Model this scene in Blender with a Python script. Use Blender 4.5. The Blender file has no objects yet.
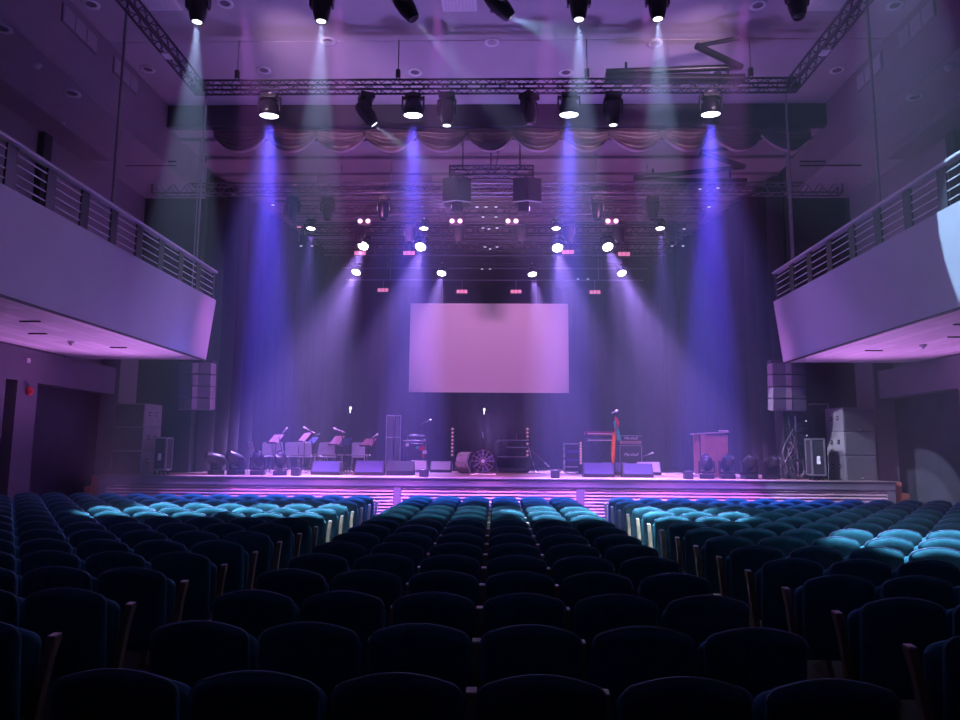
import bpy, bmesh, math, random
from math import pi, sin, cos, tan, radians as rad, atan2, sqrt
from mathutils import Vector, Matrix, Quaternion

random.seed(11)
SC = bpy.context.scene
COL = SC.collection

# ------------------------------------------------------------------ camera
FPX = 720.0
CAM = Vector((0.10, 0.0, 1.82))
PITCH, YAW, ROLL = math.atan(92.5 / FPX), rad(1.30), rad(0.42)
ROT = Matrix.Rotation(YAW, 3, 'Z') @ Matrix.Rotation(pi / 2 + PITCH, 3, 'X') @ Matrix.Rotation(ROLL, 3, 'Z')
cd = bpy.data.cameras.new('camera')
cam = bpy.data.objects.new('camera', cd)
COL.objects.link(cam)
cam.matrix_world = Matrix.Translation(CAM) @ ROT.to_4x4()
cd.sensor_width = 36.0
cd.lens = 36.0 * FPX / 960.0
cd.clip_end = 200
cd.clip_start = 0.05
SC.camera = cam


def ray(px, py):
    return ROT @ Vector(((px - 480) / FPX, -(py - 360) / FPX, -1.0))


def at(px, py, Y):                      # the point at depth Y that shows at a pixel (only used to measure places)
    d = ray(px, py)
    return CAM + d * (Y / d.y)


def atz(px, py, Z):
    d = ray(px, py)
    return CAM + d * ((Z - CAM.z) / d.z)


# ------------------------------------------------------------------ materials
MATS = {}


def mat(name, col, rough=0.6, metal=0.0, var=0.15, scale=8.0, bump=0.0, sheen=0.0, emit=None, estr=0.0, alpha=1.0,
        trans=0.0, stretch=None):
    if name in MATS:
        return MATS[name]
    m = bpy.data.materials.new(name)
    m.use_nodes = True
    nt = m.node_tree
    b = nt.nodes['Principled BSDF']
    b.inputs['Roughness'].default_value = rough
    b.inputs['Metallic'].default_value = metal
    c1 = tuple(min(1, v * (1 + var)) for v in col) + (1,)
    c0 = tuple(v * (1 - var) for v in col) + (1,)
    tc = nt.nodes.new('ShaderNodeTexCoord')
    nz = nt.nodes.new('ShaderNodeTexNoise')
    nz.inputs['Scale'].default_value = scale
    nz.inputs['Detail'].default_value = 3
    if stretch:
        mp = nt.nodes.new('ShaderNodeMapping')
        mp.inputs['Scale'].default_value = stretch
        nt.links.new(tc.outputs['Object'], mp.inputs['Vector'])
        nt.links.new(mp.outputs['Vector'], nz.inputs['Vector'])
    else:
        nt.links.new(tc.outputs['Object'], nz.inputs['Vector'])
    rp = nt.nodes.new('ShaderNodeValToRGB')
    rp.color_ramp.elements[0].color = c0
    rp.color_ramp.elements[1].color = c1
    rp.color_ramp.elements[0].position = 0.3
    rp.color_ramp.elements[1].position = 0.7
    nt.links.new(nz.outputs['Fac'], rp.inputs['Fac'])
    nt.links.new(rp.outputs['Color'], b.inputs['Base Color'])
    if bump:
        bp = nt.nodes.new('ShaderNodeBump')
        bp.inputs['Strength'].default_value = bump
        bp.inputs['Distance'].default_value = 0.02
        nt.links.new(nz.outputs['Fac'], bp.inputs['Height'])
        nt.links.new(bp.outputs['Normal'], b.inputs['Normal'])
    if sheen:
        b.inputs['Sheen Weight'].default_value = sheen
        b.inputs['Sheen Roughness'].default_value = 0.35
        b.inputs['Sheen Tint'].default_value = (min(1, col[0] * 3), min(1, col[1] * 3), min(1, col[2] * 3), 1)
    if emit:
        b.inputs['Emission Color'].default_value = tuple(emit) + (1,)
        b.inputs['Emission Strength'].default_value = estr
    if trans:
        b.inputs['Transmission Weight'].default_value = trans
        b.inputs['IOR'].default_value = 1.1
    if alpha < 1:
        b.inputs['Alpha'].default_value = alpha
    MATS[name] = m
    return m


def plank_mat(name, col, width=0.15, axis='x', rough=0.5):
    """boards: a brick texture over object coordinates"""
    m = bpy.data.materials.new(name)
    m.use_nodes = True
    nt = m.node_tree
    b = nt.nodes['Principled BSDF']
    b.inputs['Roughness'].default_value = rough
    tc = nt.nodes.new('ShaderNodeTexCoord')
    mp = nt.nodes.new('ShaderNodeMapping')
    if axis == 'y':
        mp.inputs['Rotation'].default_value = (0, 0, pi / 2)
    bt = nt.nodes.new('ShaderNodeTexBrick')
    bt.inputs['Scale'].default_value = 1.0
    bt.inputs['Brick Width'].default_value = 2.2
    bt.inputs['Row Height'].default_value = width
    bt.inputs['Mortar Size'].default_value = 0.006
    bt.inputs['Color1'].default_value = tuple(v * 1.12 for v in col) + (1,)
    bt.inputs['Color2'].default_value = tuple(v * 0.86 for v in col) + (1,)
    bt.inputs['Mortar'].default_value = tuple(v * 0.45 for v in col) + (1,)
    nt.links.new(tc.outputs['Object'], mp.inputs['Vector'])
    nt.links.new(mp.outputs['Vector'], bt.inputs['Vector'])
    nt.links.new(bt.outputs['Color'], b.inputs['Base Color'])
    MATS[name] = m
    return m


M_ceil = mat('painted_ceiling', (0.50, 0.46, 0.50), 0.8, var=0.05, scale=1.2)
M_wallo = mat('shaded_lower_wall', (0.15, 0.13, 0.16), 0.8, var=0.06, scale=1.5)  # wall paint darkened to put the shade under the balconies into its colour
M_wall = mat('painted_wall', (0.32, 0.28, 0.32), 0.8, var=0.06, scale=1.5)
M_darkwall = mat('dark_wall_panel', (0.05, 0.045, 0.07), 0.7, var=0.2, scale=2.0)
M_black = mat('black_paint', (0.018, 0.018, 0.022), 0.45, var=0.2)
M_blackmat = mat('matt_black_board', (0.02, 0.02, 0.024), 0.8, var=0.2)
M_drape = mat('black_drape', (0.016, 0.015, 0.02), 0.9, var=0.25, scale=3)
M_backdrop = mat('backdrop_cloth', (0.035, 0.03, 0.042), 0.9, var=0.15, scale=2)
M_header = mat('dark_header_board', (0.05, 0.05, 0.065), 0.7, var=0.15, scale=2)
M_swag = mat('satin_swag', (0.55, 0.40, 0.46), 0.45, var=0.12, scale=6, sheen=0.2)
M_parapet = mat('parapet_plaster', (0.50, 0.46, 0.52), 0.7, var=0.04, scale=1.2)
M_soffit = plank_mat('soffit_boards', (0.72, 0.66, 0.70), 0.28, 'y', 0.6)
M_steel = mat('brushed_steel', (0.85, 0.80, 0.85), 0.35, 0.2, var=0.08, scale=20)
M_plate = mat('dark_steel_plate', (0.018, 0.017, 0.022), 0.5, 0.0, var=0.1)
M_handrail = mat('pale_handrail', (0.62, 0.56, 0.62), 0.5, var=0.06)
M_rod = mat('steel_rod', (0.36, 0.33, 0.36), 0.5, 0.3, var=0.1)
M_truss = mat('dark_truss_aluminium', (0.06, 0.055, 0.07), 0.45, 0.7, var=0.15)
M_trusslit = mat('lit_truss_aluminium', (0.22, 0.20, 0.23), 0.4, 0.8, var=0.15)  # lighter copy of the truss metal, light put into its colour
M_fix = mat('fixture_plastic', (0.014, 0.014, 0.018), 0.35, var=0.15)
M_fixgrey = mat('fixture_grey_plastic', (0.16, 0.15, 0.17), 0.4, var=0.15)
M_lensw = mat('lit_lens_white', (0.9, 0.9, 0.9), 0.3, emit=(1.0, 0.96, 1.0), estr=14)
M_lensb = mat('lit_lens_blue_white', (0.9, 0.9, 0.9), 0.3, emit=(0.80, 0.80, 1.0), estr=14)
M_lensdim = mat('lit_lens_pale', (0.9, 0.9, 0.9), 0.3, emit=(0.85, 0.92, 1.0), estr=3)
M_lensoff = mat('dark_glass_lens', (0.03, 0.03, 0.05), 0.08, var=0.1)
M_pink = mat('lit_pink_led', (0.8, 0.3, 0.5), 0.4, emit=(1.0, 0.25, 0.48), estr=0.9)
M_pinkdot = mat('lit_pink_lamp', (0.9, 0.6, 0.8), 0.4, emit=(1.0, 0.55, 0.85), estr=3.0)
M_led = mat('lit_pale_led', (0.3, 0.08, 0.18), 0.4, emit=(1.0, 0.40, 0.68), estr=0.45)
M_tick = mat('lit_status_light', (0.9, 0.9, 0.9), 0.4, emit=(0.8, 0.7, 1.0), estr=0.9)
M_white = mat('white_trim', (0.88, 0.86, 0.88), 0.5, var=0.03)
M_grille = mat('vent_grille', (0.80, 0.74, 0.78), 0.5, var=0.05)
M_seat = mat('teal_seat_velour', (0.022, 0.19, 0.25), 0.85, var=0.18, scale=14, bump=0.08, sheen=0.12)
M_rimlight = mat('seat_rim_light', (0.28, 0.36, 0.62), 0.4, var=0.1)  # pale blue puts rim light into the seat edge
M_seatback = mat('navy_seat_back', (0.012, 0.02, 0.035), 0.7, var=0.2, scale=12)
M_wood = mat('varnished_seat_wood', (0.27, 0.20, 0.12), 0.4, var=0.2, scale=5, stretch=(6, 6, 0.8))
M_deck = plank_mat('stage_deck_boards', (0.34, 0.24, 0.20), 0.14, 'x', 0.45)
M_lip = mat('stage_edge_board', (0.16, 0.135, 0.18), 0.55, var=0.06)
M_slat = mat('stage_front_slat', (0.50, 0.34, 0.42), 0.5, var=0.08)
M_step = mat('reddish_step_wood', (0.48, 0.15, 0.09), 0.5, var=0.2, stretch=(1, 6, 6))
M_floor = plank_mat('brown_hall_floor', (0.16, 0.10, 0.08), 0.12, 'y', 0.4)
M_screen = mat('projection_fabric', (0.82, 0.78, 0.80), 0.9, var=0.01, scale=0.6)
M_case = mat('black_case_laminate', (0.03, 0.028, 0.035), 0.5, var=0.2)
M_alu = mat('case_aluminium', (0.65, 0.62, 0.66), 0.35, 0.9, var=0.1)
M_grillek = mat('black_speaker_grille', (0.03, 0.03, 0.036), 0.7, var=0.3, scale=60)
M_gsub = mat('lit_bass_grille', (0.11, 0.11, 0.13), 0.7, var=0.2, scale=60)  # black grille lightened for the pale spotlight on the right stack
M_grilleg = mat('grey_speaker_grille', (0.065, 0.063, 0.08), 0.7, var=0.2, scale=60)
M_cab = mat('speaker_cabinet_paint', (0.22, 0.19, 0.22), 0.6, var=0.1)
M_cabk = mat('black_cabinet_paint', (0.03, 0.03, 0.035), 0.6, var=0.15)
M_wedge = mat('blue_lit_grille', (0.06, 0.07, 0.22), 0.6, var=0.15, scale=50)  # grey grille coloured blue to stand in for the blue stage light
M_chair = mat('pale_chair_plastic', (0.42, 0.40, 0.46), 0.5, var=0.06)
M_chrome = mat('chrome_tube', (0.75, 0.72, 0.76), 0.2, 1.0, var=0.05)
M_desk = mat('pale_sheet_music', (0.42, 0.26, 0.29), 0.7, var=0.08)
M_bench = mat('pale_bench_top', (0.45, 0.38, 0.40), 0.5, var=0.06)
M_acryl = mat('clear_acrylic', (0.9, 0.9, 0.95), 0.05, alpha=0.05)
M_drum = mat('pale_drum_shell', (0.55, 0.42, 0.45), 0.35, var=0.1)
M_lectern = mat('reddish_lectern_wood', (0.40, 0.20, 0.18), 0.5, var=0.12, stretch=(5, 5, 0.6))
M_gold = mat('gold_amp_panel', (0.55, 0.30, 0.28), 0.4, var=0.1)
M_redkey = mat('red_keyboard_body', (0.28, 0.03, 0.06), 0.4, var=0.1)
M_keys = mat('white_piano_keys', (0.8, 0.76, 0.78), 0.35, var=0.03)
M_green = mat('green_cloth', (0.04, 0.42, 0.30), 0.8, var=0.15)
M_orange = mat('orange_cloth', (0.85, 0.26, 0.04), 0.8, var=0.15)
M_red = mat('red_cloth', (0.62, 0.04, 0.05), 0.8, var=0.15)
M_redenamel = mat('red_enamel', (0.65, 0.02, 0.03), 0.35, var=0.1)
M_paper = mat('white_paper_label', (0.8, 0.8, 0.8), 0.6, var=0.03)
M_cable = mat('black_cable', (0.02, 0.02, 0.022), 0.5)
M_logo = mat('white_script_logo', (0.85, 0.82, 0.85), 0.4, var=0.02)
M_rack = mat('rack_panel', (0.045, 0.042, 0.055), 0.45, 0.3, var=0.3, scale=15)


# ------------------------------------------------------------------ mesh builder
class MB:
    def __init__(self):
        self.bm = bmesh.new()

    def box(self, c, s, rot=None, bevel=0.0):
        r = bmesh.ops.create_cube(self.bm, size=1.0)
        vs = r['verts']
        mt = Matrix.Translation(Vector(c)) @ (rot.to_4x4() if rot else Matrix.Identity(4)) @ Matrix.Diagonal((s[0], s[1], s[2], 1))
        bmesh.ops.transform(self.bm, matrix=mt, verts=vs)
        if bevel:
            es = list({e for v in vs for e in v.link_edges})
            bmesh.ops.bevel(self.bm, geom=es, offset=bevel, segments=2, affect='EDGES', profile=0.5)
        return self

    def cyl(self, p0, p1, r0, r1=None, seg=10, caps=True):
        p0, p1 = Vector(p0), Vector(p1)
        r1 = r0 if r1 is None else r1
        d = p1 - p0
        q = d.to_track_quat('Z', 'Y').to_matrix()
        a, b = [], []
        for i in range(seg):
            t = 2 * pi * i / seg
            o = q @ Vector((cos(t), sin(t), 0))
            a.append(self.bm.verts.new(p0 + o * r0))
            b.append(self.bm.verts.new(p1 + o * r1))
        for i in range(seg):
            j = (i + 1) % seg
            self.bm.faces.new((a[i], a[j], b[j], b[i]))
        if caps:
            self.bm.faces.new(a[::-1])
            self.bm.faces.new(b)
        return self

    def lathe(self, prof, seg=24, mtx=None):
        """prof: list of (r, z) from one end to the other around local Z"""
        rings = []
        for r, z in prof:
            if r < 1e-5:
                v = self.bm.verts.new((0, 0, z))
                rings.append([v])
            else:
                rings.append([self.bm.verts.new((r * cos(2 * pi * i / seg), r * sin(2 * pi * i / seg), z)) for i in range(seg)])
        for a, b in zip(rings, rings[1:]):
            for i in range(seg):
                j = (i + 1) % seg
                if len(a) == 1 and len(b) == 1:
                    continue
                if len(a) == 1:
                    self.bm.faces.new((a[0], b[j], b[i]))
                elif len(b) == 1:
                    self.bm.faces.new((a[i], a[j], b[0]))
                else:
                    self.bm.faces.new((a[i], a[j], b[j], b[i]))
        if mtx is not None:
            bmesh.ops.transform(self.bm, matrix=mtx, verts=[v for ring in rings for v in ring])
        return self

    def tube(self, pts, r, seg=6, closed=False):
        pts = [Vector(p) for p in pts]
        n = len(pts)
        rings = []
        up = Vector((0.0123, 0.031, 1)).normalized()
        for i, p in enumerate(pts):
            if closed:
                t = pts[(i + 1) % n] - pts[i - 1]
            else:
                t = pts[min(i + 1, n - 1)] - pts[max(i - 1, 0)]
            t.normalize()
            u = t.cross(up)
            if u.length < 1e-3:
                u = t.cross(Vector((1, 0, 0)))
            u.normalize()
            w = t.cross(u)
            rings.append([self.bm.verts.new(p + (u * cos(2 * pi * k / seg) + w * sin(2 * pi * k / seg)) * r) for k in range(seg)])
        m = n if closed else n - 1
        for i in range(m):
            a, b = rings[i], rings[(i + 1) % n]
            for k in range(seg):
                j = (k + 1) % seg
                self.bm.faces.new((a[k], a[j], b[j], b[k]))
        if not closed:
            self.bm.faces.new(rings[0][::-1])
            self.bm.faces.new(rings[-1])
        return self

    def prism(self, pts, a, b):
        """pts: polygon; a,b: functions mapping polygon point to 3D for both ends"""
        A = [self.bm.verts.new(a(*p)) for p in pts]
        B = [self.bm.verts.new(b(*p)) for p in pts]
        n = len(pts)
        self.bm.faces.new(A[::-1])
        self.bm.faces.new(B)
        for i in range(n):
            j = (i + 1) % n
            self.bm.faces.new((A[i], A[j], B[j], B[i]))
        return self

    def grid(self, f, nu, nv, closed_u=False):
        g = [[self.bm.verts.new(f(i / nu, j / nv)) for j in range(nv + 1)] for i in range(nu + (0 if closed_u else 1))]
        m = len(g)
        for i in range(nu):
            for j in range(nv):
                self.bm.faces.new((g[i][j], g[(i + 1) % m][j], g[(i + 1) % m][j + 1], g[i][j + 1]))
        return self

    def rings(self, loops):
        L = [[self.bm.verts.new(p) for p in lp] for lp in loops]
        n = len(L[0])
        for a, b in zip(L, L[1:]):
            for i in range(n):
                j = (i + 1) % n
                self.bm.faces.new((a[i], a[j], b[j], b[i]))
        self.bm.faces.new(L[0][::-1])
        self.bm.faces.new(L[-1])
        return self

    def build(self, name, m, parent=None, smooth=False, loc=None, rot=None, angle=None):
        bmesh.ops.recalc_face_normals(self.bm, faces=self.bm.faces[:])
        me = bpy.data.meshes.new(name)
        self.bm.to_mesh(me)
        self.bm.free()
        me.materials.append(m)
        if smooth:
            for p in me.polygons:
                p.use_smooth = True
        if angle:
            for p in me.polygons:
                p.use_smooth = True
            me.set_sharp_from_angle(angle=rad(angle))
        o = bpy.data.objects.new(name, me)
        COL.objects.link(o)
        if parent:
            o.parent = parent
        if loc is not None:
            o.location = loc
        if rot is not None:
            o.rotation_mode = 'QUATERNION'
            o.rotation_quaternion = rot
        return o


def thing(name, label, cat, loc=(0, 0, 0), rz=0.0, group=None):
    o = bpy.data.objects.new(name, None)
    o.empty_display_size = 0.2
    COL.objects.link(o)
    o.location = loc
    o.rotation_euler = (0, 0, rz)
    o['label'] = label
    o['category'] = cat
    if group:
        o['group'] = group
    return o


def tag(o, label, cat, group=None):
    o['label'] = label
    o['category'] = cat
    if group:
        o['group'] = group
    return o


def struct(o, label=None):
    o['kind'] = 'structure'
    if label:
        o['label'] = label
    return o


def copy_tree(o, parent=None):
    c = o.copy()
    COL.objects.link(c)
    if parent is not None:
        c.parent = parent
    for ch in list(o.children):
        copy_tree(ch, c)
    return c


SIDES = ((-1, 'left'), (1, 'right'))
ORD = ['first', 'second', 'third', 'fourth', 'fifth', 'sixth', 'seventh', 'eighth', 'ninth', 'tenth', 'eleventh',
       'twelfth', 'thirteenth', 'fourteenth', 'fifteenth']

# ------------------------------------------------------------------ the hall
ZC = 10.95          # main ceiling
ZL = 9.35           # lower side ceilings
XF = 8.68           # edge of the main ceiling
XW = 10.5           # upper side walls
XB = 10.0           # beams and pillars under the balconies
YST = 17.8          # stage front
ZST = 1.2           # stage floor
YH = 18.0           # header
YE = 17.2           # stage end of the balconies
YN = -3.0           # rear wall of the hall

struct(MB().box((0, 6.9, -0.05), (22.4, 21.8, 0.1)).build('floor', M_floor))
# main ceiling with a shallow step across it
b = MB()
b.box((0, (YN + 15.05) / 2, ZC + 0.112), (2 * XF, 15.05 - YN, 0.2))
b.box((0, (15.05 + 18.2) / 2, ZC + 0.1), (2 * XF, 18.2 - 15.05, 0.2))
struct(b.build('ceiling', M_ceil))
for s, sn in SIDES:
    b = MB()
    b.box((s * (XF + XW + 0.3) / 2, (YN + 20.7) / 2, ZL + 0.05), (XW + 0.3 - XF, 20.7 - YN, 0.1))
    struct(b.build('ceiling_' + sn, M_ceil))
    b = MB()
    b.box((s * (XF + 0.06), (YN + 20.7) / 2, (ZL + ZC + 0.3) / 2), (0.12, 20.7 - YN, ZC + 0.3 - ZL))
    struct(b.build('trim_1' if s < 0 else 'trim_2', M_wall))
    # dropped edge along the outer side of the lower ceiling
    b = MB()
    b.box((s * (XW - 0.35), (YN + 17.4) / 2, ZL - 0.1), (0.7, 17.4 - YN, 0.2))
    struct(b.build('trim_3' if s < 0 else 'trim_4', M_wall))
    # upper side wall in two planes
    b = MB()
    b.box((s * (XW + 0.1), (YN + 20.7) / 2, (4.0 + ZL) / 2), (0.2, 20.7 - YN, ZL - 4.0))
    struct(b.build('wall_' + sn, M_wall))
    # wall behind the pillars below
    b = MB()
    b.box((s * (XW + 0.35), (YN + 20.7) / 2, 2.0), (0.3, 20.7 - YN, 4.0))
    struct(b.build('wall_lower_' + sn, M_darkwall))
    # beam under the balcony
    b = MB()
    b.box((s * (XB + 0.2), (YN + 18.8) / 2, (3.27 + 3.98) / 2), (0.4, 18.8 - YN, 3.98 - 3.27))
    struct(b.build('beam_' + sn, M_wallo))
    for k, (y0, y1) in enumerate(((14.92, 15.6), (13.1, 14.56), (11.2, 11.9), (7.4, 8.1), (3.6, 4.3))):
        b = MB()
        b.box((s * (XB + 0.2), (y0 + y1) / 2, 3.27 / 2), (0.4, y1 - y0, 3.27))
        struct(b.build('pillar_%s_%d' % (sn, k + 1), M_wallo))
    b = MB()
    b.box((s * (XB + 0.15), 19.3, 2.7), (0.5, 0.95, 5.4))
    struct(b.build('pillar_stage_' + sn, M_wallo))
    # dark wall flanking the stage opening
    b = MB()
    b.box((s * (8.72 + XW + 0.3) / 2, 20.78, (ZL + 0.1) / 2), (XW + 0.3 - 8.72, 0.16, ZL + 0.1))
    struct(b.build('wall_stage_' + sn, M_blackmat))
    # sides of the stage house
    b = MB()
    b.box((s * 8.85, 25.5, 5.4), (0.2, 9.2, 10.8))
    struct(b.build('wall_stagehouse_' + sn, M_blackmat))
struct(MB().box((0, YN - 0.1, 5.4), (22, 0.2, 11)).build('wall_back', M_blackmat))
struct(MB().box((0, 30.4, 5.4), (18.2, 0.2, 10.8)).build('wall_stage', M_blackmat))
b = MB()
b.box((0, 24.3, 10.5), (17.8, 12.3, 0.2))
for k in range(9):
    b.box((0, 18.9 + k * 1.25, 10.36), (17.6, 0.16, 0.1))
struct(b.build('ceiling_stage', mat('stage_ceiling_paint', (0.40, 0.30, 0.36), 0.8, var=0.05, scale=1)))
# header above the stage opening
b = MB()
b.box((0, YH + 0.1, 10.65), (2 * XF, 0.2, 0.58))
b.box((0, YH + 0.09, 10.35), (2 * XF + 0.0, 0.22, 0.02))
struct(b.build('beam_stage', M_header))


# ---- stage
st = thing('stage', 'wide raised wooden stage with slatted front in purple light', 'stage', (0, YST, 0))
b = MB()
b.box((0, 1.42, ZST - 0.03), (19.4, 2.84, 0.06))
b.box((0, 7.66, ZST - 0.03), (17.3, 9.6, 0.06))
b.build('deck', M_deck, st)
b = MB()
b.box((0, -0.03, ZST - 0.105), (19.4, 0.06, 0.21), bevel=0.008)
b.box((0, -0.05, ZST - 0.012), (19.44, 0.10, 0.024), bevel=0.006)
b.build('edge_board', M_lip, st)
PXS = [-9.6, -2.3, 2.15, 9.6]
for x in PXS:
    MB().box((x, 0.0, (ZST - 0.21) / 2), (0.2, 0.08, ZST - 0.21), bevel=0.008).build('post', M_lip, st)
for x0, x1 in zip(PXS, PXS[1:]):
    b = MB()
    z = ZST - 0.25
    while z > 0.04:
        b.box(((x0 + x1) / 2, 0.0, z), (x1 - x0 - 0.2, 0.02, 0.05), rot=Matrix.Rotation(rad(-35), 3, 'X'))
        z -= 0.078
    b.build('slat_panel', M_slat, st)
MB().box((0, 0.15, ZST / 2 - 0.05), (19.2, 0.05, ZST - 0.12)).build('backing_board', mat('mauve_backing', (0.26, 0.16, 0.24), 0.8), st)

# side steps up to the stage
for s, sn in SIDES:
    t = thing('wooden_steps', 'reddish wooden steps at the %s end of the stage' % sn, 'steps', (s * 9.83, YST, 0), group=None)
    for k in range(4):
        h = 1.18 - 0.27 * k
        MB().box((s * 0.17 * k, 0.46, h / 2), (0.165, 0.8, h), bevel=0.008).build('step', M_step, t)

# ---- balconies
for s, sn in SIDES:
    t = thing('balcony', 'curved-back %s balcony with smooth lavender parapet'.replace('curved-back ', 'long ') % sn, 'balcony', (0, 0, 4.0))
    prof = [(6.95, 0.0), (6.78, 1.48), (6.93, 1.48), (7.08, 0.12), (7.08, 0.0)]
    MB().prism(prof, lambda x, z: (s * x, YN + 0.05, z), lambda x, z: (s * x, YE, z)).build('parapet', M_parapet, t)
    MB().box((s * 8.75, (YN + YE) / 2 + 0.03, 0.066), (3.34, YE - YN - 0.08, 0.12)).build('soffit', M_soffit, t)
    MB().box((s * 8.75, (YN + YE) / 2 + 0.03, 0.225), (3.34, YE - YN - 0.08, 0.2)).build('floor_slab', M_darkwall, t)
    MB().box((s * 8.75, YE - 0.06, 0.75), (3.34, 0.1, 1.46)).build('end_panel', M_parapet, t)
    MB().box((s * 6.955, (YN + YE) / 2 + 0.03, -0.012), (0.05, YE - YN - 0.08, 0.03)).build('edge_strip', M_plate, t)
    # railing on the parapet
    t = thing('balcony_railing', 'steel railing with four thin rails on the %s balcony parapet' % sn, 'railing', (s * 6.85, 0, 5.48))
    ys = [YE - 0.06 - 0.93 * k for k in range(20)]
    for k, y in enumerate(ys):
        w = 0.07 if k == 0 else 0.22
        MB().box((0, y, 0.33), (0.032, w, 0.66)).build('post', M_plate, t)
    for k in range(4):
        z = 0.13 + 0.145 * k
        MB().cyl((0, YN + 1, z), (0, YE - 0.05, z), 0.011, seg=8).build('rail', M_steel, t)
    MB().box((0.0, (YN + YE) / 2 + 0.5, 0.70), (0.16, YE - YN - 1.0, 0.05), bevel=0.012).build('handrail', M_handrail, t)
    for k in range(len(ys)):
        pass
    # suspension rods up to the ceiling
    for y, nm in ((16.75, 'nearer the stage'), (12.9, 'further from the stage')):
        o = MB().cyl((s * 7.13, y, 4.335), (s * 7.13, y, ZC), 0.028, seg=8).build('hanging_rod', M_rod)
        tag(o, 'thin steel rod from the ceiling to the %s balcony, %s' % (sn, nm), 'rod')
    # slot vents and detectors in the soffit
    for k, (x, y) in enumerate(((8.0, 15.1), (8.6, 13.3), (7.9, 12.0))):
        o = MB().box((s * x, y, 3.992), (0.35, 0.05, 0.016)).build('soffit_vent', M_plate)
        tag(o, 'dark slot vent under the %s balcony, %s from the stage' % (sn, ORD[k]), 'vent')
    t = thing('smoke_detector', 'small round white detector under the %s balcony' % sn, 'detector', (s * 8.55, 14.3, 4.0))
    MB().lathe([(0, -0.06), (0.05, -0.06), (0.06, -0.03), (0.07, -0.0), (0, 0)], 16).build('detector_body', M_white, t, smooth=True)
    MB().lathe([(0, -0.075), (0.02, -0.075), (0.025, -0.06), (0, -0.06)], 10).build('sensor', M_fixgrey, t)
    # red bell on the first pillar
    t = thing('alarm_bell', 'small red alarm bell on the pillar under the %s balcony' % sn, 'bell', (s * 9.985, 15.28, 3.06))
    MB().lathe([(0, 0.09), (0.05, 0.085), (0.09, 0.05), (0.10, 0.0), (0, 0)], 18, Matrix.Rotation(-s * pi / 2, 4, 'Y')).build('bell_dome', M_redenamel, t, smooth=True)
    MB().box((s * 0.002, 0, 0.0), (0.03, 0.13, 0.13)).build('mount_plate', M_redenamel, t)
    # small wall lamp dot on the beam
    t = thing('wall_sensor', 'tiny pale sensor on the beam below the %s balcony' % sn, 'sensor', (s * 9.99, 15.2, 3.72))
    MB().lathe([(0, 0.04), (0.03, 0.03), (0.04, 0), (0, 0)], 12, Matrix.Rotation(-s * pi / 2, 4, 'Y')).build('dome', M_white, t, smooth=True)
    MB().box((s * 0.004, 0, 0), (0.02, 0.1, 0.1)).build('mount_plate', M_white, t)
    # dark doors posts seen upstairs behind the railing
    o = MB().box((s * (XW - 0.08), 13.55 + 2.2, 6.65), (0.16, 0.3, 4.9)).build('trim_%d' % (5 if s < 0 else 6), M_blackmat)
    struct(o)
    # vents on the vertical step beside the main ceiling
    for k, (y0, y1) in enumerate(((13.3, 14.55), (15.25, 16.35))):
        t = thing('wall_vent', 'flat vent panel beside the main ceiling, %s side, %s' % (sn, ('further from the stage', 'nearer the stage')[k]), 'vent',
                  (s * (XF - 0.012), (y0 + y1) / 2, ZC - 0.38))
        MB().box((0, 0, 0), (0.03, y1 - y0, 0.4)).build('vent_frame', M_wall, t)
        for j in range(3):
            MB().box((-s * 0.018, (j - 1) * (y1 - y0) / 3, 0), (0.02, (y1 - y0) / 3 - 0.05, 0.34)).build('vent_panel', M_ceil, t)

# fire extinguisher
t = thing('fire_extinguisher', 'red fire extinguisher hanging by the pillar at the right edge', 'extinguisher', (9.83, 15.15, 0.55))
MB().lathe([(0, 0), (0.08, 0), (0.085, 0.03), (0.085, 0.42), (0.05, 0.5), (0.025, 0.53), (0, 0.53)], 18).build('cylinder_body', M_redenamel, t, smooth=True)
MB().box((0, 0, 0.56), (0.05, 0.05, 0.06)).box((-0.06, 0, 0.6), (0.14, 0.03, 0.02)).build('valve', M_fix, t)
MB().box((-0.084, 0, 0.24), (0.012, 0.09, 0.16)).build('paper_label', M_paper, t)
MB().tube([(0.0, -0.03, 0.57), (-0.05, -0.11, 0.5), (-0.03, -0.12, 0.3), (0, -0.1, 0.12)], 0.012).build('hose', M_cable, t)
MB().box((0.11, 0, 0.35), (0.12, 0.06, 0.04)).build('wall_mount', M_fix, t)

# ceiling downlights
DL = [(91, 4), (148, 69), (225, 3), (264, 70), (328, 41), (415, 72), (492, 42), (566, 72), (655, 43), (717, 73), (758, 5), (837, 70), (895, 5)]
DN = ['main ceiling at the upper left corner', 'main ceiling left of the truss corner', 'main ceiling beside the first moving light', 'main ceiling above the left truss run',
      'main ceiling below the second moving light', 'ceiling above the truss, left of centre', 'main ceiling at the middle', 'ceiling above the truss, right of centre',
      'main ceiling below the sixth moving light', 'main ceiling behind the folded cable arm', 'main ceiling near the right white vent', 'main ceiling right of the truss corner', 'main ceiling at the upper right corner']


def downlight(p, label):
    t = thing('ceiling_downlight', label, 'downlight', p, group='ceiling downlights')
    MB().lathe([(0.105, -0.012), (0.175, -0.022), (0.175, 0.0), (0.105, 0.0)], 28).build('trim_ring', M_white, t, smooth=True)
    MB().lathe([(0, -0.004), (0.105, -0.004), (0.105, 0.0), (0, 0.0)], 24).build('lamp_recess', M_fixgrey, t)


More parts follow.
